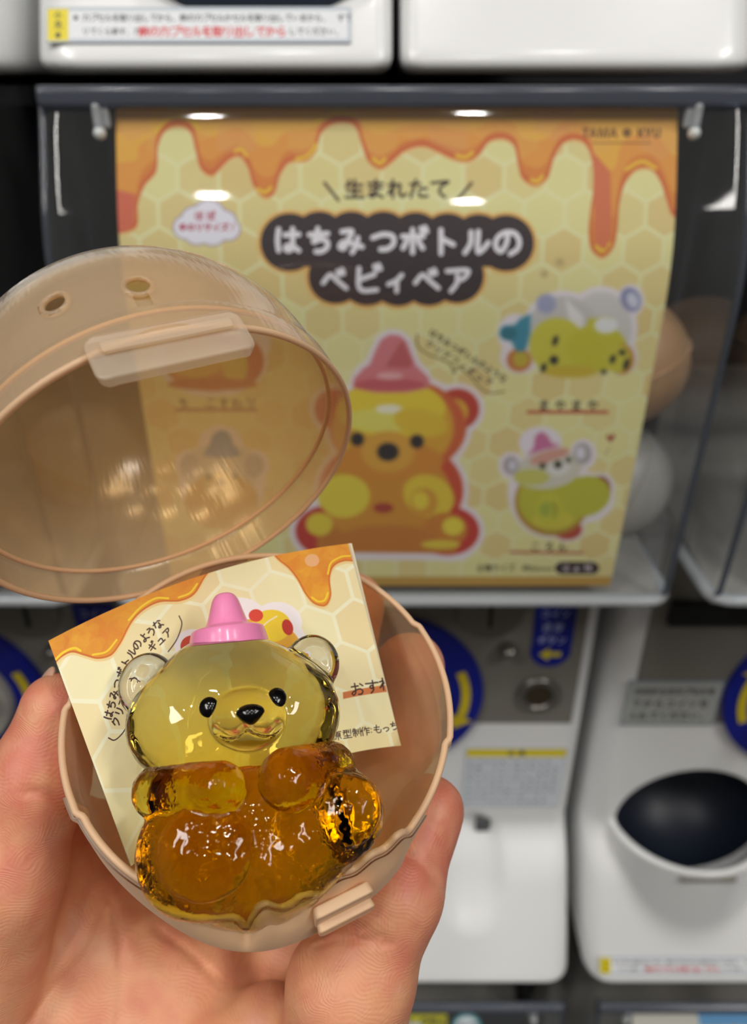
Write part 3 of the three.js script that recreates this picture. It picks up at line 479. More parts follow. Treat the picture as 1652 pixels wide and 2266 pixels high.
  B(oval(1328, 1080, 22, 26), '#8e3a22'); B(oval(1255, 1172, 32, 22), '#b8422a'); B(oval(1220, 1110, 82, 76), '#b88a26'); B(oval(1222, 1105, 76, 70), '#c3be2c'); B(oval(1295, 1098, 56, 44, -0.3), '#c1be2a'); B(oval(1212, 1040, 76, 42, -0.15), '#d8d2c0'); B(oval(1175, 1056, 40, 18), '#cfca62'); B(oval(1222, 1150, 46, 20), '#d6c838'); B(oval(1215, 1125, 32, 34), '#ccc832'); B(oval(1206, 1127, 14, 16), '#a8b436');
  B(oval(1130, 1030, 17, 20), '#ada0a0'); B(oval(1133, 1030, 9, 12), '#ddd8e2'); B(oval(1288, 1004, 20, 24), '#b3aaa8'); B(oval(1284, 1002, 10, 14), '#e6e2ea'); B(oval(1215, 1010, 46, 14, -0.3), '#dca08c'); B(oval(1236, 1034, 26, 18, -0.2), '#e8e4dc');
  shape(x, curve([[1165, 1008], [1180, 990], [1184, 966], [1198, 956], [1212, 966], [1220, 980], [1238, 985], [1200, 996]], 6), m, '#d0709a'); for (const [a, b, r] of [[1200, 1031, 7], [1234, 1028, 9], [1257, 1018, 6]]) B(oval(a, b, r, r), '#3a3a1c'); shape(x, curve([[1222, 1112], [1230, 1128], [1224, 1144]]), m, null, '#8a8420', 6);
  x.filter = 'none';
  shape(x, [[1130, 1222], [1287, 1224]], m, null, '#c06a48', 11); x.strokeStyle = '#3a2616'; line(x, 'ころん', 1184, 1210, 30, 22, 0, 3.6, m, k);
  shape(x, [[1350, 980], [1340, 968], [1344, 960], [1350, 966], [1357, 958], [1361, 966]], m, '#b04a34'); shape(x, curve([[1348, 990], [1344, 998], [1338, 1006]]), m, null, '#a98a6a', 3);
  // two bears on the left, seen through the lid
  for (const [a, b, r, s] of [[470, 800, 122, 78], [560, 760, 40, 40], [380, 790, 40, 50]]) B(oval(a, b, r, s), halo);
  B(oval(470, 800, 108, 66), '#d6883a'); B(oval(430, 790, 70, 46), '#e3b84a'); B(oval(540, 800, 44, 50), '#c9623a'); B(oval(520, 810, 28, 40), '#dcc23e'); B(oval(470, 850, 100, 14), '#c46a34');
  shape(x, [[390, 907], [565, 907]], m, null, '#b0705a', 10); x.strokeStyle = '#5a4030'; line(x, 'ちょこすわり', 405, 892, 30, 24, 0, 3.4, m, k);
  for (const [a, b, r, s] of [[490, 1070, 96, 100], [420, 1030, 34, 36], [562, 1030, 34, 36], [488, 985, 50, 44]]) B(oval(a, b, r, s), halo);
  B(oval(490, 1040, 84, 60), '#d9d4cc'); B(oval(490, 1110, 82, 62), '#d9b048'); B(oval(420, 1030, 22, 26), '#b9b4c2'); B(oval(562, 1030, 22, 26), '#b9b4c2'); B(oval(490, 1075, 40, 30), '#e2cc84'); shape(x, curve([[448, 1008], [462, 985], [472, 962], [490, 952], [508, 962], [516, 984], [532, 1006], [490, 1014]], 6), m, '#5c8fc4'); for (const [a, b, r] of [[462, 1055, 7], [518, 1055, 7], [490, 1068, 9]]) B(oval(a, b, r, r), '#2c3a2c');
  // foot of the poster
  { const [, b0] = m(800, 1276), [, b1] = m(800, 1296); x.fillStyle = '#c79a3e'; x.fillRect(0, b0, PC, b1 - b0 + 20); }
  x.strokeStyle = '#4a3a1c'; line(x, '全種サイズ:約', 1062, 1257, 17, 17, 0, 2.6, m, k); { const [a, b] = m(1170, 1264); x.fillStyle = '#4a3a1c'; x.font = 'bold 25px sans-serif'; x.fillText('50mm', a, b); }
  for (const q of [0]) { shape(x, [[1240, 1243], [1312, 1243], [1322, 1249], [1326, 1257], [1322, 1266], [1312, 1271], [1240, 1271], [1230, 1266], [1226, 1257], [1230, 1249]], m, '#2e1a1a'); x.strokeStyle = '#d9ccd0'; glyph(x, '全', 1252, 1257, 17, 0, 2.6, m, k); glyph(x, '種', 1300, 1257, 17, 0, 2.2, m, k); const [a, b] = m(1269, 1265); x.fillStyle = '#efe4e8'; x.font = 'bold 26px sans-serif'; x.fillText('6', a, b); }
  poster(0, 0, posterMat(c), 'yellow honeycomb poster with dripping honey and a large amber bear');
}
function plainPoster(i, j, label, draw) { const [c, x] = canvas(700, Math.round(700 * POSTER_H / POSTER_W)); draw(x, c.width, c.height); return poster(i, j, posterMat(c), label); }
plainPoster(1, 0, 'blue poster with yellow stripe at the right edge of the scene', (x, w, h) => { x.fillStyle = '#2f72c4'; x.fillRect(0, 0, w, h); x.fillStyle = '#e3dccb'; x.fillRect(0, h * 0.72, w, h * 0.28); x.fillStyle = '#d9b92c'; x.fillRect(0, h * 0.68, w, h * 0.05); x.fillStyle = '#7a2f3a'; x.fillRect(w * 0.1, h * 0.84, w * 0.7, h * 0.1); });
plainPoster(-1, 0, 'dark navy poster with a dull red band, behind the capsule lid', (x, w, h) => { x.fillStyle = '#171c3c'; x.fillRect(0, 0, w, h); x.fillStyle = '#5a1f24'; x.fillRect(w * 0.55, h * 0.35, w * 0.45, h * 0.2); x.fillStyle = '#b8aea0'; x.fillRect(w * 0.5, h * 0.62, w * 0.5, h * 0.2); });
plainPoster(0, 1, 'black poster with a yellow strip and a round white badge', (x, w, h) => {
  x.fillStyle = '#15171b'; x.fillRect(0, 0, w, h); x.fillStyle = '#d8cc1c'; x.fillRect(w * 0.44, h * 0.04, w * 0.28, 42); x.strokeStyle = '#2a2a18'; line(x, 'カプセルコレクサイズ', w * 0.46, h * 0.04 + 21, 21, 24, 0, 4);
  x.fillStyle = '#d9d6cf'; x.beginPath(); for (let k = 0; k < 6; k++) x.lineTo(w * 0.56 + 90 * Math.cos(k * Math.PI / 3), h * 0.04 + 100 + 90 * Math.sin(k * Math.PI / 3)); x.fill();
  x.fillStyle = '#e6ecec'; x.beginPath(); x.arc(w * 0.79, 62, 34, 0, 7); x.fill(); x.strokeStyle = '#3f9aa0'; x.lineWidth = 7; x.beginPath(); x.arc(w * 0.79, 62, 33, 0, 7); x.stroke(); x.strokeStyle = '#6c7a7a'; line(x, 'カプ', w * 0.79 - 14, 62, 28, 24, 0, 4);
});
plainPoster(1, 1, 'light blue and cream poster with red and yellow lettering in the lower row', (x, w, h) => {
  x.fillStyle = '#6fb0e2'; x.fillRect(0, 0, w, h); x.fillStyle = '#e9e2d2'; x.beginPath(); x.ellipse(0, 60, w * 0.24, 110, 0, 0, 7); x.fill(); x.fillStyle = '#f1ead8'; x.fillRect(0, 60, w, h);
  x.strokeStyle = '#d64a3c'; line(x, 'サイ', 60, 92, 62, 56, 0, 11); x.strokeStyle = '#e6a52c'; line(x, 'アクリル', 200, 88, 62, 60, 0, 12); x.strokeStyle = '#c9443c'; line(x, 'コレクタ', 470, 96, 52, 46, 0, 9);
});

// ------------------------------------------------------------------ capsules lying in the hopper
const PEACH = new THREE.Color().setRGB(0.95, 0.81, 0.60);
const plastic = (o = {}) => phy({ color: PEACH, roughness: 0.18, transmission: 0.78, thickness: 0, ior: 1.5, ...o });
{
  const half = (s, r) => new THREE.SphereGeometry(r, 40, 20, 0, Math.PI * 2, 0, Math.PI / 2).rotateX(s < 0 ? Math.PI : 0);
  const put = (px, py, Z, tilt, a, b, label) => {
    const g = thing('toy_capsule', label, 'capsule'); g.position.copy(onZ(px, py, Z)); g.rotation.z = tilt;
    part('upper_half', half(1, 0.0325), a, g); part('lower_half', half(-1, 0.0325), b, g); part('seam_ring', new THREE.TorusGeometry(0.0326, 0.0009, 8, 48).rotateX(Math.PI / 2), b, g);
  };
  const peach = std({ color: 0xd9a878, roughness: 0.35 }), pale = std({ color: 0xcfc8bc, roughness: 0.35 });
  put(1378, 800, -0.385, 0.4, peach, peach, 'peach capsule lying in the clear case beside the honey poster');
  put(1352, 1060, -0.39, 1.1, pale, pale, 'grey capsule under the peach capsule in the clear case');
  put(190, 1010, -0.42, -0.5, pale, peach, 'pale capsule in the clear case, seen through the open lid');
}

// ------------------------------------------------------------------ things held in front of the camera
function held(name, label, category, base, tilt = 0) {           // a group in camera axes (turned by tilt about x), standing at a point given in camera axes
  const g = thing(name, label, category); g.position.copy(toWorld(base)); g.rotation.x = -PITCH - tilt; return g;
}
const frame = (n) => { const y = n.clone().normalize(), x = V3(0, 1, 0).cross(y).normalize(), z = x.clone().cross(y); return new THREE.Matrix4().makeBasis(x, y, z); };   // y along n; angle a: cos a * x - sin a * z
const streaks = dataTexture(512, (u, v) => 0.5 + 0.30 * tiled(u, v * 0.2, 90) + 0.22 * tiled(u, v * 0.3, 34, 3) + 0.10 * tiled(u, v, 8, 9));
const RC = 0.0325, CUP_C = V3(-0.0193, -0.0336, -0.1334), CUP_N = V3(0.069, 0.643, 0.763);
const DROP = 0.003, CUP_B = CUP_C.clone().addScaledVector(CUP_N.clone().normalize(), -DROP);   // centre of the cup's round bottom
const CUP_NN = CUP_N.clone().normalize();
const RL = 0.0335, LID_C = V3(-0.0337, 0.0048, -0.1306), LID_N = V3(0.46, -0.757, 0.462);
// a shell of revolution-like form: rows(k) -> list of [r, y] closed profile, with a radius and a height change round the rim
function shell(profile, bend, nu = 160, hole = null) {
  const pos = [], uv = [], ix = [], n = profile.length;
  for (let i = 0; i <= nu; i++) { const a = i / nu * Math.PI * 2; profile.forEach(([r, y], k) => { const [rr, yy] = bend(a, r, y); pos.push(rr * Math.cos(a), yy, -rr * Math.sin(a)); uv.push(i / nu * 3, k / n); }); }
  for (let i = 0; i < nu; i++) for (let k = 0; k < n - 1; k++) { const a = i * n + k, b = a + n; if (hole && hole(pos[a * 3], pos[a * 3 + 1], pos[a * 3 + 2])) continue; ix.push(a, b, a + 1, a + 1, b, b + 1); }
  const g = new THREE.BufferGeometry(); g.setAttribute('position', new THREE.Float32BufferAttribute(pos, 3)); g.setAttribute('uv', new THREE.Float32BufferAttribute(uv, 2)); g.setIndex(ix); g.computeVertexNormals();
  const q = g.attributes.normal; for (let k = 0; k < n; k++) { const b = nu * n + k, s = V3(q.getX(k) + q.getX(b), q.getY(k) + q.getY(b), q.getZ(k) + q.getZ(b)).normalize(); q.setXYZ(k, s.x, s.y, s.z); q.setXYZ(b, s.x, s.y, s.z); }
  return g;
}
// a rounded plate bent round the rim: angle centre a, width and height in metres, between radii r and r + t
function rimPlate(r, a, w, y0, y1, t, corner) {
  const s = new THREE.Shape(), x = w / 2, h = y1 - y0, c = corner; s.moveTo(-x + c, 0); s.lineTo(x - c, 0); s.quadraticCurveTo(x, 0, x, c); s.lineTo(x, h - c); s.quadraticCurveTo(x, h, x - c, h); s.lineTo(-x + c, h); s.quadraticCurveTo(-x, h, -x, h - c); s.lineTo(-x, c); s.quadraticCurveTo(-x, 0, -x + c, 0);
  const g = new THREE.ExtrudeGeometry(s, { depth: t, bevelEnabled: true, bevelSize: t * 0.3, bevelThickness: t * 0.3, bevelSegments: 3, curveSegments: 8, steps: 1 });
  const p = g.attributes.position; for (let k = 0; k < p.count; k++) { const ang = a + p.getX(k) / r, rr = r + p.getZ(k), yy = y0 + p.getY(k); p.setXYZ(k, rr * Math.cos(ang), yy, -rr * Math.sin(ang)); }
  g.computeVertexNormals(); return g;
}
{
  const cap = held('open_toy_capsule', 'open peach translucent plastic capsule with hinged lid, resting in the hand', 'capsule', CUP_C);
  const mat = plastic({ bumpMap: streaks, bumpScale: 0.00013 }), thick = plastic({ color: new THREE.Color().setRGB(0.95, 0.68, 0.42), transmission: 0.4, roughness: 0.5 }), collar = plastic({ color: new THREE.Color().setRGB(0.93, 0.61, 0.345), transmission: 0.3, roughness: 0.85 });
  const rad = (d) => d * Math.PI / 180, T = 0.0009;
  // lower half
  const cupM = frame(CUP_N), prof = [];
  for (let k = 0; k <= 40; k++) { const a = -Math.PI / 2 + Math.PI / 2 * k / 40; prof.push([Math.max(RC * Math.cos(a), 1e-5), RC * Math.sin(a) - DROP]); }
  for (const y of [-0.0022, -0.0014, -0.0006]) prof.push([RC, y]);
  prof.push([RC, 0.0004], [RC - T * 0.3, 0.0007], [RC - T * 0.7, 0.0007], [RC - T, 0.0003]);
  for (let k = 40; k >= 0; k--) { const a = -Math.PI / 2 + Math.PI / 2 * k / 40; prof.push([Math.max((RC - T) * Math.cos(a), 1e-5), (RC - T) * Math.sin(a) - DROP]); }
  const wrap = (d) => ((d % 360) + 540) % 360 - 180;
  const cupBend = (a, r, y) => {
    const d = a * 180 / Math.PI, w = sstep(-0.010, -0.001, y); let dr = 0, dy = 0;
    const c = wrap(d - 293);                                      // flattened latch side
    if (Math.abs(c) < 30) { const ch = RC * (1 - Math.cos(rad(24)) / Math.cos(rad(clamp(c, -24, 24)))); dr -= ch * 0.35 * sstep(30, 22, Math.abs(c)); dy += 0.0026 * sstep(25, 19, Math.abs(c)) + 0.0009 * Math.cos(c * 0.62) * sstep(27, 20, Math.abs(c)); }
    dy -= 0.003 * Math.exp(-(((wrap(d - 268)) / 1.6) ** 2));     // small notch
    const fl = Math.abs(wrap(d - 196)) < 17 || Math.abs(wrap(d - 8)) < 22 ? 1 : 0; dr += fl * 0.0006 * sstep(-0.004, -0.0035, y);
    return [r < 1e-4 ? r : r + dr * w, y + dy * w];
  };
  const cup = part('lower_half', shell(prof, cupBend), mat, cap); cup.applyMatrix4(cupM);
  part('rim_collar', sheet((u, v) => {                          // skirt below the rim, flaring on the latch side
    const d = mix(206, 324, u), a = rad(d), [r, y] = cupBend(a, RC + 0.0006, 0.0002), w = sstep(0, 0.12, u) * sstep(1, 0.9, u);
    const rr = mix(r, RC + 0.0006, sstep(0, 0.6, v)) + (0.0030 * Math.exp(-((wrap(d - 270) / 24) ** 2)) + 0.0008 * Math.exp(-((wrap(d - 305) / 12) ** 2))) * Math.sin(v * 1.35) * w, yy = y - (0.0075 + y) * v;
    return V3((rr - 0.0012 * v * v * (1 - w)) * Math.cos(a), yy, -(rr - 0.0012 * v * v * (1 - w)) * Math.sin(a));
  }, 110, 10, 0.0005), collar, cup);
  const tabR = RC + 0.0012;
  part('latch', rimPlate(tabR, rad(292.5), 0.0084, -0.0045, 0.0012, 0.0011, 0.0008), thick, cup);
  part('latch_lip', rimPlate(tabR + 0.0012, rad(292.5), 0.0082, -0.0048, -0.0024, 0.0011, 0.0005), thick, cup);
  part('rim_bead', new THREE.TubeGeometry(new THREE.CatmullRomCurve3(Array.from({ length: 181 }, (_, k) => { const a = k / 180 * Math.PI * 2 - Math.PI * 2 * 0 , [r, y] = cupBend(a, RC - T / 2, 0.0006); return V3(r * Math.cos(a), y, -r * Math.sin(a)); }), false), 360, 0.00058, 8, false), thick, cup);
  // lid
  const lidM = frame(LID_N), lp = [], RD = 0.0327, Y0 = -0.0059, Y1 = -0.0095;
  for (let k = 0; k <= 80; k++) { const a = -Math.PI / 2 + Math.PI / 2 * k / 80; lp.push([Math.max(RD * Math.cos(a), 1e-5), Y1 + RD * Math.sin(a)]); }
  lp.push([RD, Y0 - 0.0006], [RD + 0.0003, Y0], [RL - 0.0001, Y0 + 0.0006], [RL, Y0 + 0.002], [RL, -0.0004], [RL - 0.0003, 0], [RL - T, 0], [RL - T - 0.0001, -0.0004], [RL - T - 0.0002, Y0 + 0.0012], [RD - T + 0.0003, Y0 + 0.0006], [RD - T, Y0 - 0.0002]);
  for (let k = 80; k >= 0; k--) { const a = -Math.PI / 2 + Math.PI / 2 * k / 80; lp.push([Math.max((RD - T) * Math.cos(a), 1e-5), Y1 + (RD - T) * Math.sin(a)]); }
  const inv = lidM.clone().invert(), vents = [[118, 668], [305, 628]].map(([a, b]) => {            // two small vent holes near the top of the dome
    const d = C(a, b, 1).normalize(), c = LID_C.clone().addScaledVector(LID_N.clone().normalize(), Y1), h = d.dot(c), q = Math.sqrt(Math.max(0, h * h - c.lengthSq() + RD * RD)); return d.multiplyScalar(h - q).sub(LID_C).applyMatrix4(inv);
  });
  const lid = part('lid', shell(lp, (a, r, y) => [r, y], 360, (x, y, z) => vents.some((v) => (x - v.x) ** 2 + (y - v.y) ** 2 + (z - v.z) ** 2 < 0.0021 ** 2)), mat, cap); lid.applyMatrix4(lidM);
  for (const v of vents) { const o = V3(v.x, v.y - Y1, v.z).normalize(); part('vent_edge', new THREE.TorusGeometry(0.0020, 0.00048, 8, 32).applyQuaternion(new THREE.Quaternion().setFromUnitVectors(V3(0, 0, 1), o)).translate(v.x - o.x * 0.00045, v.y - o.y * 0.00045, v.z - o.z * 0.00045), mat, lid); }
  const off = LID_C.clone().sub(CUP_C); lid.position.copy(off);
  part('inner_ledge', new THREE.TorusGeometry(RD - T - 0.0001, 0.00042, 8, 160).rotateX(Math.PI / 2).translate(0, Y0, 0), thick, lid);
  part('rim_edge', new THREE.TorusGeometry(RL - T / 2, 0.00055, 8, 160).rotateX(Math.PI / 2), thick, lid);
  const flapA = rad(116), flap = part('latch_flap', rimPlate(RL - 0.0002, flapA, 0.0205, -0.0012, 0.0062, 0.0012, 0.0017), plastic({ color: 0xfaf0df, transmission: 0.76, roughness: 0.22 }), lid);
  part('flap_ridge', rimPlate(RL + 0.0012, flapA, 0.0176, 0.0006, 0.0022, 0.0004, 0.0004), flap.material, lid);
  // hinge strap between the two rims, behind the card
  const rimPt = (c, M4, r, a, y = 0) => V3(r * Math.cos(a), y, -r * Math.sin(a)).applyMatrix4(M4).add(c).sub(CUP_C);
  const A = rimPt(LID_C, lidM, RL, rad(302)), A2 = rimPt(LID_C, lidM, RL, rad(318)), Bq = rimPt(CUP_C, cupM, RC, rad(112)), B2 = rimPt(CUP_C, cupM, RC, rad(97));
  const hg = sheet((u, v) => { const p = A.clone().lerp(A2, u), q = Bq.clone().lerp(B2, u), s = p.lerp(q, v); s.z -= 0.0016 * 4 * v * (1 - v); return s; }, 6, 10, 0.0008);
  part('hinge', hg, thick, cap);
}

// ------------------------------------------------------------------ folded card in the capsule
const CARD = { tl: [107, 1418, 0.133], tr: [770, 1203, 0.145], br: [887, 1650, 0.143], bl: [290, 1917, 0.1215] };
const cardPx = (u, v) => { const q = (k) => mix(mix(CARD.tl[k], CARD.tr[k], u), mix(CARD.bl[k], CARD.br[k], u), v), b = 4 * u * (1 - u); return [q(0), q(1) - b * (35 + 20 * v), q(2) + b * (0.002 + 0.003 * v)]; };
const cardUV = (px, py) => { let u = 0.5, v = 0.5; for (let k = 0; k < 12; k++) { const [a, b] = cardPx(u, v), e = 1e-4, [a1, b1] = cardPx(u + e, v), [a2, b2] = cardPx(u, v + e), m00 = (a1 - a) / e, m10 = (b1 - b) / e, m01 = (a2 - a) / e, m11 = (b2 - b) / e, D = m00 * m11 - m01 * m10, dx = px - a, dy = py - b; u += (dx * m11 - dy * m01) / D; v += (dy * m00 - dx * m10) / D; } return [u, v]; };
{
  const W = 1400, H = 980, [c, x] = canvas(W, H), m = (a, b) => { const [u, v] = cardUV(a, b); return [u * W, v * H]; }, k = 2.05;
  honeycomb(x, W, H, 226, '#efe5b6', '#ead7a2', '#f1edca', 17, 5);
  const honey = (pts, close) => {
    const d = curve(pts, 8), all = d.concat(close);
    shape(x, d.map(([a, b]) => [a + 1, b + 6]).concat(close), m, '#eccf8e'); shape(x, all, m, '#e0911f');
    x.save(); x.beginPath(); all.forEach((p, i) => { const [a, b] = m(...p); i ? x.lineTo(a, b) : x.moveTo(a, b); }); x.clip();
    for (let q = 0; q < 60; q++) { const p = d[Math.floor(rnd() * d.length)]; x.globalAlpha = 0.18; shape(x, oval(p[0] - 20 + rnd() * 60, p[1] - 14 - rnd() * 60, 12 + rnd() * 22, 8 + rnd() * 16, rnd() * 3), m, rnd() < 0.55 ? '#f0b32c' : '#d9791c'); } x.globalAlpha = 1;
    shape(x, d, m, null, '#cf6a1c', 15); x.restore();
  };
  honey([[118, 1475], [132, 1458], [158, 1444], [187, 1451], [216, 1458], [245, 1451], [265, 1427], [294, 1374], [318, 1350], [352, 1333], [400, 1330], [429, 1316], [454, 1277], [470, 1258]], [[470, 1180], [80, 1340], [80, 1500]]);
  shape(x, curve([[122, 1460], [140, 1444], [165, 1434], [178, 1440]]), m, null, '#f5cf2a', 10); shape(x, curve([[205, 1449], [235, 1442], [258, 1416]]), m, null, '#f5cf2a', 8); shape(x, curve([[285, 1372], [310, 1345], [345, 1324], [372, 1324]]), m, null, '#f5cf2a', 9); shape(x, curve([[395, 1322], [420, 1312], [436, 1292]]), m, null, '#f5cf2a', 8);
  honey([[600, 1222], [616, 1240], [637, 1257], [657, 1282], [676, 1316], [696, 1337], [720, 1341], [732, 1320], [730, 1277], [739, 1253], [762, 1242], [800, 1246]], [[800, 1150], [600, 1180]]);
  shape(x, curve([[690, 1322], [704, 1331], [718, 1328], [725, 1312]]), m, null, '#f5cf2a', 9); shape(x, curve([[725, 1270], [732, 1246], [755, 1232], [774, 1230]]), m, null, '#f5cf2a', 8); shape(x, oval(690, 1240, 16, 14), m, '#e9b07a');
  // printed bear behind the figure
  for (const [a, b, r, s] of [[560, 1420, 118, 70], [612, 1378, 56, 46], [530, 1372, 60, 50], [425, 1428, 40, 36]]) shape(x, oval(a, b, r, s), m, '#f3ecee');
  shape(x, oval(560, 1430, 104, 60), m, '#e6a92e'); shape(x, oval(600, 1385, 44, 36), m, '#f0cf2c'); shape(x, oval(636, 1388, 12, 18, -0.3), m, '#c02f1c'); shape(x, oval(566, 1362, 16, 14), m, '#d8402c'); shape(x, oval(425, 1430, 26, 24), m, '#c8442a'); shape(x, curve([[575, 1392], [592, 1376], [612, 1364]]), m, null, '#f7e6b8', 7); shape(x, oval(540, 1475, 120, 40), m, '#e9c23a'); shape(x, oval(500, 1450, 40, 26), m, '#d96a2c'); 
  // lettering
  x.strokeStyle = '#3c1f14';
  [['は', 240, 1582, -1.30], ['ち', 246, 1560, -1.29], ['み', 252, 1537, -1.27], ['つ', 259, 1513, -1.22], ['ボ', 268, 1490, -1.16], ['ト', 279, 1466, -1.10], ['ル', 291, 1445, -1.03], ['の', 303, 1427, -0.95], ['よ', 318, 1411, -0.88], ['う', 334, 1397, -0.82], ['な', 349, 1382, -0.76]].forEach(([ch, a, b, t]) => glyph(x, ch, a, b, 22, t, 3.0, m, k));
  [['ク', 257, 1597, -1.25], ['リ', 264, 1574, -1.22], ['ア', 272, 1553, -1.18], ['フ', 283, 1528, -1.1], ['ィ', 295, 1502, -1.0], ['ギ', 337, 1431, -0.82], ['ュ', 354, 1416, -0.78], ['ア', 370, 1400, -0.74]].forEach(([ch, a, b, t]) => glyph(x, ch, a, b, 20, t, 2.9, m, k));
  shape(x, curve([[240, 1633], [252, 1638], [268, 1626], [282, 1604], [291, 1580]]), m, null, '#3c1f14', 5); shape(x, curve([[396, 1363], [402, 1378], [398, 1398], [388, 1420], [372, 1442]]), m, null, '#3c1f14', 5);
  shape(x, [[758, 1532], [862, 1515], [864, 1530], [759, 1547]], m, '#d17a42'); [['お', 790, 1525], ['す', 823, 1519], ['わ', 853, 1513]].forEach(([ch, a, b]) => glyph(x, ch, a, b, 31, -0.12, 3.4, m, k));
  [['原', 746, 1628], ['型', 768, 1624], ['制', 789, 1621], ['作', 808, 1618], [':', 821, 1616], ['も', 835, 1613], ['っ', 853, 1610], ['ち', 871, 1606]].forEach(([ch, a, b]) => glyph(x, ch, a, b, 21, -0.14, 2.3, m, k));
  const base = C(590, 1784, 0.137), g = held('paper_card', 'folded cream card with honey drips and brown lettering behind the bear', 'card', base);
  const paper = std({ map: texture(c), roughness: 0.62 }), P = (du, dz) => (u, v) => { const [a, b, z] = cardPx(u + du * (1 - v), v); return C(a, b, z + dz).sub(base); };
  part('front_leaf', sheet(P(0, 0), 40, 30, 0.00022), paper, g);
  part('rear_leaf', sheet(P(0.012, 0.0007), 40, 30, 0.00022), std({ color: 0xe9dfc0, roughness: 0.7 }), g);
}

// ------------------------------------------------------------------ the clear bear bottle
{
  const TILT = 20 * Math.PI / 180, ct = Math.cos(TILT), st = Math.sin(TILT), N = C(545, 1690, 0.1225), ez = V3(0, st, ct), ey = V3(0, ct, -st);
  const B = (px, py, z) => { const d = C(px, py, 1), t = (N.dot(ez) + z) / d.dot(ez), p = d.multiplyScalar(t).sub(N); return [p.x, p.dot(ey), z]; };
  const mm = 0.001, bone = (a, b) => (x, y, z) => cone(x, y, z, a, b), P4 = (px, py, z, r) => [...B(px, py, z * mm), r * mm];
  const e3 = (px, py, z, rx, ry, rz) => { const c = B(px, py, z * mm), r = [rx * mm, ry * mm, rz * mm]; return (x, y, z2) => ell(x, y, z2, c, r); };
  const rot = (fn, c, a) => { const ca = Math.cos(a), sa = Math.sin(a); return (x, y, z) => { const u = x - c[0], v = y - c[1]; return fn(c[0] + u * ca + v * sa, c[1] - u * sa + v * ca, z); }; };
  const headC = B(517, 1572, 0), head = rot(e3(517, 1575, 0, 16.2, 10.6, 12.2), headC, 0.14);
  const cheekL = e3(402, 1612, 2.0, 8.0, 7.6, 8.6), cheekR = e3(636, 1588, 2.0, 8.0, 7.6, 8.6), brow = e3(508, 1502, -0.5, 9.6, 7.0, 9.6);
  const muzzle = e3(548, 1590, 9.2, 6.0, 4.6, 6.2);
  const body = e3(552, 1845, -1.0, 15.4, 13.6, 11.2), legL = e3(446, 1885, 4.2, 9.6, 9.4, 7.8), padL = e3(455, 1886, 11.2, 6.6, 6.4, 2.2), legR = bone(P4(640, 1895, 3.2, 7.4), P4(752, 1800, 6.2, 6.5)), padR = e3(770, 1790, 11.0, 4.6, 4.9, 2.4);
  const armL = bone(P4(350, 1752, 6.0, 3.9), P4(485, 1742, 10.8, 3.7)), armR = bone(P4(728, 1700, 5.0, 4.0), P4(640, 1724, 11.4, 4.5));
  const earL = e3(326, 1516, -2.0, 4.8, 5.4, 3.0), earR = e3(690, 1470, -2.0, 4.6, 5.0, 3.0), dishL = e3(322, 1516, 1.6, 2.9, 3.3, 2.4), dishR = e3(694, 1470, 1.6, 2.8, 3.1, 2.4);
  const mouth = curve([[478, 1612], [490, 1622], [512, 1628], [534, 1622], [549, 1610], [566, 1619], [588, 1622], [606, 1612], [616, 1600]], 3).map(([a, b]) => B(a, b, 0.0125));
  const skull = (x, y, z) => smin(smin(head(x, y, z), brow(x, y, z), 0.004), smin(cheekL(x, y, z), cheekR(x, y, z), 0.002), 0.003);
  const trunk = (x, y, z) => {
    let b = smin(body(x, y, z), legL(x, y, z), 0.0014); b = smin(b, legR(x, y, z), 0.0012); b = smin(b, padL(x, y, z), 0.0009); b = smin(b, padR(x, y, z), 0.0009);
    b = smin(b, armL(x, y, z), 0.0009); b = smin(b, armR(x, y, z), 0.0009);
    return Math.abs(b) < 0.002 ? b + 0.00010 * noise.noise(x * 620, y * 620, z * 620) + 0.00004 * noise.noise(x * 1500, y * 1500, z * 1500) : b;   // slightly lumpy moulding
  };
  const face = (x, y, z) => {
    let d = skull(x, y, z), m = muzzle(x, y, z);
    if (m < 0.002 && z > 0.008) for (let k = 1; k < mouth.length; k++) { const a = mouth[k - 1], b = mouth[k], l = (b[0] - a[0]) ** 2 + (b[1] - a[1]) ** 2, t = clamp(((x - a[0]) * (b[0] - a[0]) + (y - a[1]) * (b[1] - a[1])) / l, 0, 1), u = x - mix(a[0], b[0], t), v = y - mix(a[1], b[1], t), q = Math.sqrt(u * u + v * v); if (q < 0.0006) m = Math.max(m, m + 0.0005 * (1 - (q / 0.0006) ** 2)); }
    d = smin(d, m, 0.0004);
    const e = Math.min(smax(earL(x, y, z), -dishL(x, y, z), 0.0012), smax(earR(x, y, z), -dishR(x, y, z), 0.0012));
    d = smin(d, e, 0.0012); return Math.abs(d) < 0.002 ? d + 0.00006 * noise.noise(x * 480, y * 480, z * 480) : d;
  };
  const outer = (x, y, z) => Math.min(face(x, y, z), trunk(x, y, z));
  const upY = Math.cos(PITCH + TILT), upZ = Math.sin(PITCH + TILT), lv = B(520, 1738, 0.0085), level = upY * lv[1] + upZ * lv[2];
  const plane = (x, y, z) => y * upY + z * upZ - level;
  const bear = held('bear_bottle_figure', 'clear plastic bear filled with amber honey liquid, pink nozzle cap on its head', 'figurine', N, TILT);
  const clear = phy({ color: 0xffffff, roughness: 0.02, transmission: 1, thickness: 0.01, ior: 1.42 });
  const lo = [-0.024, -0.026, -0.016], hi = [0.024, 0.024, 0.019];
  part('bottle_head', surfaceNets(face, [-0.024, -0.008, -0.016], hi, 0.0004), clear, bear);
  const amber = { attenuationColor: new THREE.Color(0.95, 0.825, 0.10), attenuationDistance: 0.0085 };
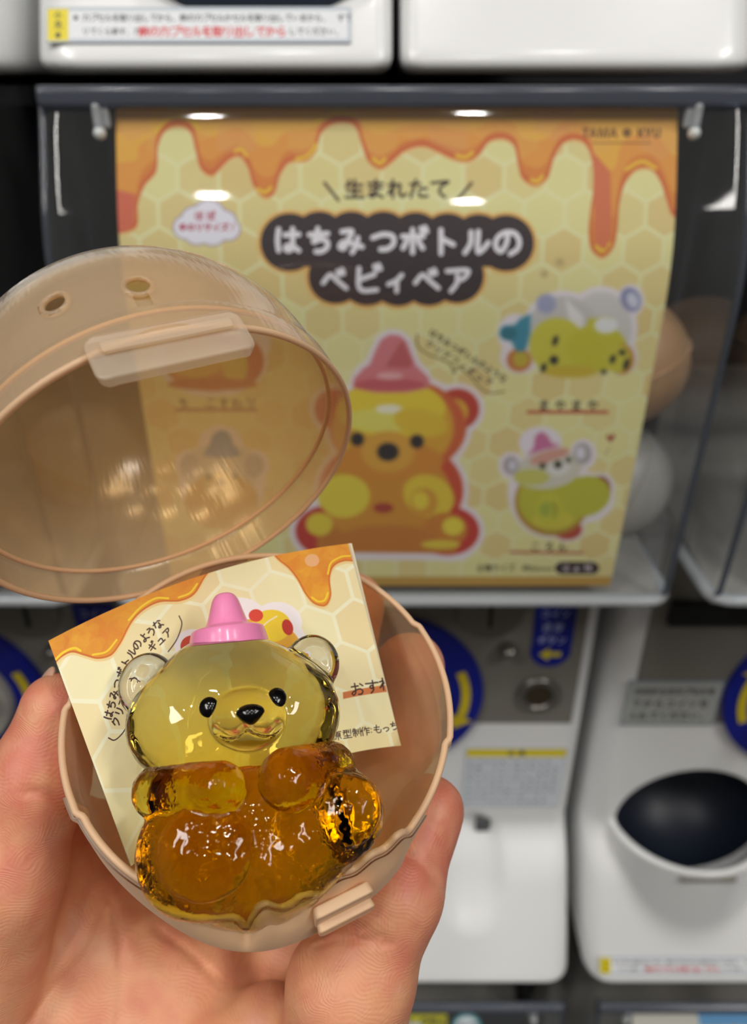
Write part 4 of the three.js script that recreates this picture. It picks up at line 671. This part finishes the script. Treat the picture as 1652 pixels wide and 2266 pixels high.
  part('honey', surfaceNets((x, y, z) => smax(trunk(x, y, z), 0.00006 - skull(x, y, z), 0.0003), lo, [0.024, 0.008, 0.019], 0.0004), phy({ color: 0xffffff, roughness: 0.02, transmission: 1, thickness: 0.01, ior: 1.37, ...amber }), bear);
  part('honey_level', surfaceNets((x, y, z) => smax(skull(x, y, z) + 0.0012, plane(x, y, z), 0.0006), [-0.024, -0.008, -0.016], hi, 0.0005), phy({ color: 0xffffff, roughness: 0, transmission: 1, thickness: 0.01, ior: 1.002, attenuationColor: new THREE.Color(0.90, 0.765, 0.27), attenuationDistance: 0.0125 }), bear);
  // face
  const gloss = std({ color: 0x070606, roughness: 0.16 });
  const front = (px, py) => { for (let z = 0.02; z > -0.01; z -= 0.0002) { const p = B(px, py, z); if (outer(...p) < 0) return p; } return B(px, py, 0.01); };
  const bead = (name, px, py, rx, ry, rz, t) => { const p = front(px, py), g = new THREE.SphereGeometry(1, 28, 20).scale(rx * mm, ry * mm, rz * mm).rotateZ(t); const e = 0.0003, nx = outer(p[0] + e, p[1], p[2]) - outer(p[0] - e, p[1], p[2]), ny = outer(p[0], p[1] + e, p[2]) - outer(p[0], p[1] - e, p[2]), nz = outer(p[0], p[1], p[2] + e) - outer(p[0], p[1], p[2] - e); g.applyQuaternion(new THREE.Quaternion().setFromUnitVectors(V3(0, 0, 1), V3(nx, ny, nz).normalize())); part(name, g.translate(...p), gloss, bear); };
  bead('eye', 462, 1565, 1.5, 1.5, 0.8, 0); bead('eye', 613, 1544, 1.45, 1.55, 0.8, 0);
  { const g = new THREE.SphereGeometry(1, 32, 24), q = g.attributes.position; for (let k = 0; k < q.count; k++) { const y = q.getY(k); q.setX(k, q.getX(k) * (y < 0 ? 1 + 0.42 * y : 1 + 0.04 * y)); q.setY(k, y > 0 ? y * 0.8 : y); } g.scale(2.05 * mm, 1.62 * mm, 1.25 * mm).rotateZ(0.13); g.computeVertexNormals(); const p = front(553, 1578); part('nose', g.translate(p[0], p[1], p[2] - 0.0003), gloss, bear); }
  // pink cap
  { const pts = [[0.001, 8.75], [0.8, 8.7], [1.5, 8.35], [2.0, 7.7], [2.35, 6.8], [2.9, 5.0], [3.35, 3.75], [3.75, 3.35], [4.7, 3.15], [5.5, 2.9], [5.85, 2.45], [6.3, 0.5], [6.45, 0.0], [6.2, -0.25], [0.001, -0.25]].map(([r, y]) => new THREE.Vector2(r * mm, y * mm));
    const sp = new THREE.SplineCurve(pts.slice(0, 13)).getPoints(70).concat(pts.slice(13)), g = new THREE.LatheGeometry(sp, 56).scale(1.03, 1.03, 1.03), p = B(507, 1431, 0.001); g.rotateX(0.10).rotateZ(0.135); part('cap', g.translate(p[0], p[1], p[2]), phy({ color: 0xf08ab8, roughness: 0.3, clearcoat: 0.4, clearcoatRoughness: 0.15 }), bear); }
}

// ------------------------------------------------------------------ the hand
{
  const bonesPx = [
    // thumb, little finger, ring, middle, index, then the palm
    [[128, 1574, 0.142, 6.8], [82, 1730, 0.141, 8.4], [10, 1950, 0.139, 9.4], [-80, 2250, 0.144, 13]],
    [[945, 1792, 0.146, 6.8], [872, 1985, 0.138, 7.7], [772, 2185, 0.137, 10.3], [735, 2420, 0.142, 12.5]],
    [[905, 1478, 0.164, 7.4], [880, 1625, 0.168, 8.0], [800, 1850, 0.176, 8.6], [660, 2080, 0.172, 11]],
    [[778, 1340, 0.172, 7.2], [748, 1520, 0.181, 8.0], [690, 1760, 0.187, 9.0], [560, 2000, 0.182, 11]],
    [[610, 1350, 0.178, 7.0], [590, 1540, 0.187, 8.0], [550, 1760, 0.191, 9.0], [440, 2000, 0.184, 12]],
    [[440, 2000, 0.184, 12], [300, 2130, 0.166, 14], [-40, 2260, 0.156, 15]],
    [[560, 2000, 0.182, 11], [430, 2200, 0.164, 14], [340, 2420, 0.162, 20]],
    [[660, 2080, 0.172, 11], [620, 2270, 0.162, 12], [560, 2460, 0.160, 18]],
    [[340, 2420, 0.162, 20], [330, 2900, 0.178, 21], [330, 3300, 0.195, 24]], [[560, 2460, 0.160, 18], [520, 2900, 0.178, 21]],
    [[30, 1930, 0.149, 9.2], [190, 2000, 0.166, 10.5], [440, 2010, 0.184, 12]], [[70, 1800, 0.150, 7.5], [220, 1880, 0.176, 9.5], [420, 1940, 0.190, 11]],
    [[190, 2095, 0.159, 13.0], [440, 2215, 0.160, 12.5]],
    [[60, 2250, 0.156, 15.5], [420, 2320, 0.156, 14.5]],
    [[592, 2256, 0.148, 6.6], [480, 2350, 0.147, 8.2]],
  ];
  const bones = []; for (const ch of bonesPx) for (let k = 1; k < ch.length; k++) bones.push([ch[k - 1], ch[k]].map(([a, b, z, r]) => { const p = C(a, b, z); return [p.x, p.y, p.z, r * 0.001]; }));
  const creases = [[[868, 1888], [905, 1895], [938, 1918], [962, 1948]], [[690, 2075], [740, 2052], [800, 2056], [860, 2088]], [[245, 1995], [262, 2060], [268, 2150], [262, 2290]], [[235, 2010], [200, 2100], [110, 2200], [40, 2290]], [[350, 2060], [420, 2110], [470, 2160]], [[60, 1750], [110, 1762], [150, 1790]], [[700, 2092], [760, 2076], [830, 2084]]].map((c) => curve(c, 4));
  const crease = (x, y, z) => { const px = PW / 2 + x / -z * F, py = PH / 2 - y / -z * F; let s = 0; for (const c of creases) for (let k = 1; k < c.length; k++) { const a = c[k - 1], b = c[k]; if (Math.abs(px - a[0]) > 40 || Math.abs(py - a[1]) > 40) continue; const l = (b[0] - a[0]) ** 2 + (b[1] - a[1]) ** 2, t = clamp(((px - a[0]) * (b[0] - a[0]) + (py - a[1]) * (b[1] - a[1])) / l, 0, 1), q = Math.hypot(px - mix(a[0], b[0], t), py - mix(a[1], b[1], t)); s = Math.max(s, Math.exp(-((q / 12) ** 2))); } return s; };
  const rough = (x, y, z) => { let d = 1; for (const [a, b] of bones) d = smin(d, cone(x, y, z, a, b), 0.0042); return d; };
  const cupKeep = (x, y, z) => Math.hypot(x - CUP_B.x, y - CUP_B.y, z - CUP_B.z) - (RC + 0.0006);
  const skirt = (x, y, z) => { const u = V3(x - CUP_C.x, y - CUP_C.y, z - CUP_C.z), k = u.dot(CUP_NN), q = Math.sqrt(Math.max(0, u.lengthSq() - k * k)); return Math.max(q - RC - 0.0042, Math.abs(k + 0.004) - 0.0042); };
  const hand = (x, y, z) => {
    let d = rough(x, y, z); if (y < -0.14 || Math.abs(d) > 0.006) return d; if (Math.abs(d) > 0.006) return d;
    const side = (x - CUP_C.x) * CUP_N.x + (y - CUP_C.y) * CUP_N.y + (z - CUP_C.z) * CUP_N.z;
    if (side < 0.002) d = smax(d, -cupKeep(x, y, z), 0.002); if (y < -0.058 && x < 0.0) d = smax(d, -skirt(x, y, z), 0.002);                      // the flesh gives way to the capsule
    d += 0.00045 * crease(x, y, z) + 0.0001 * noise.noise(x * 260, y * 260, z * 260) + 0.0004 * noise.noise(x * 90, y * 90, z * 90 + 5);
    return d;
  };
  const base = C(420, 2266, 0.155), g = held('hand', 'open left hand with thumb and fingers cupped round the capsule', 'hand', base);
  const geo = surfaceNets(hand, [-0.092, -0.28, -0.225], [0.018, -0.008, -0.118], 0.00105).translate(-base.x, -base.y, -base.z);
  const p = geo.attributes.position, colr = new Float32Array(p.count * 3), uv = new Float32Array(p.count * 2), cA = new THREE.Color(0xdf9f76), cB = new THREE.Color(0xd17a62), cC = new THREE.Color(0xe8b48e), t = new THREE.Color();
  const tips = [[128, 1574, 0.142], [945, 1792, 0.146], [905, 1478, 0.164], [60, 1780, 0.14], [900, 1900, 0.14]].map((q) => C(...q).sub(base));
  for (let k = 0; k < p.count; k++) {
    const x = p.getX(k), y = p.getY(k), z = p.getZ(k), n = noise.noise(x * 160, y * 160, z * 160), n2 = noise.noise(x * 420 + 3, y * 420, z * 420);
    let red = 0.30 + 0.5 * n + 0.3 * n2; for (const q of tips) red += 0.75 * Math.exp(-((Math.hypot(x - q.x, y - q.y, z - q.z) / 0.013) ** 2)) * (0.8 + 0.5 * n2);
    t.copy(cA).lerp(cB, clamp(red, 0, 1)).lerp(cC, clamp(0.5 * noise.noise(x * 230, y * 230 + 9, z * 230) + 0.25 * n2, 0, 0.6)); colr.set([t.r, t.g, t.b], k * 3); uv.set([x / 0.024, y / 0.024], k * 2);
  }
  geo.setAttribute('color', new THREE.BufferAttribute(colr, 3)); geo.setAttribute('uv', new THREE.BufferAttribute(uv, 2));
  const skinBump = dataTexture(512, (u, v) => { const w = tiled(u, v, 6) * 0.9, s = Math.sin((v * 34 + u * 10 + w * 6) * Math.PI * 2 * 1), s2 = Math.sin((u * 22 - v * 9 + tiled(u, v, 5, 4) * 5) * Math.PI * 2); return 0.5 + 0.2 * s * (0.5 + tiled(u, v, 9, 2)) + 0.14 * s2 * (0.5 - tiled(u, v, 9, 7)) + 0.25 * tiled(u, v, 40, 1); });
  part('palm_and_fingers', geo, phy({ vertexColors: true, roughness: 0.5, bumpMap: skinBump, bumpScale: 0.0001, sheen: 0.25, sheenColor: new THREE.Color(1, 0.55, 0.42), sheenRoughness: 0.5 }), g);
  { const nail = new THREE.SphereGeometry(1, 24, 16).scale(0.0012, 0.0052, 0.0046).rotateZ(-0.42).rotateY(0.5), q = C(92, 1535, 0.1425).sub(base); part('thumbnail', nail.translate(q.x, q.y, q.z), phy({ color: 0xe9b9a0, roughness: 0.3, clearcoat: 0.3 }), g); }
}
scene.traverse((o) => { if (o.isMesh) { o.castShadow = true; o.receiveShadow = true; } });
renderer.render(scene, camera);
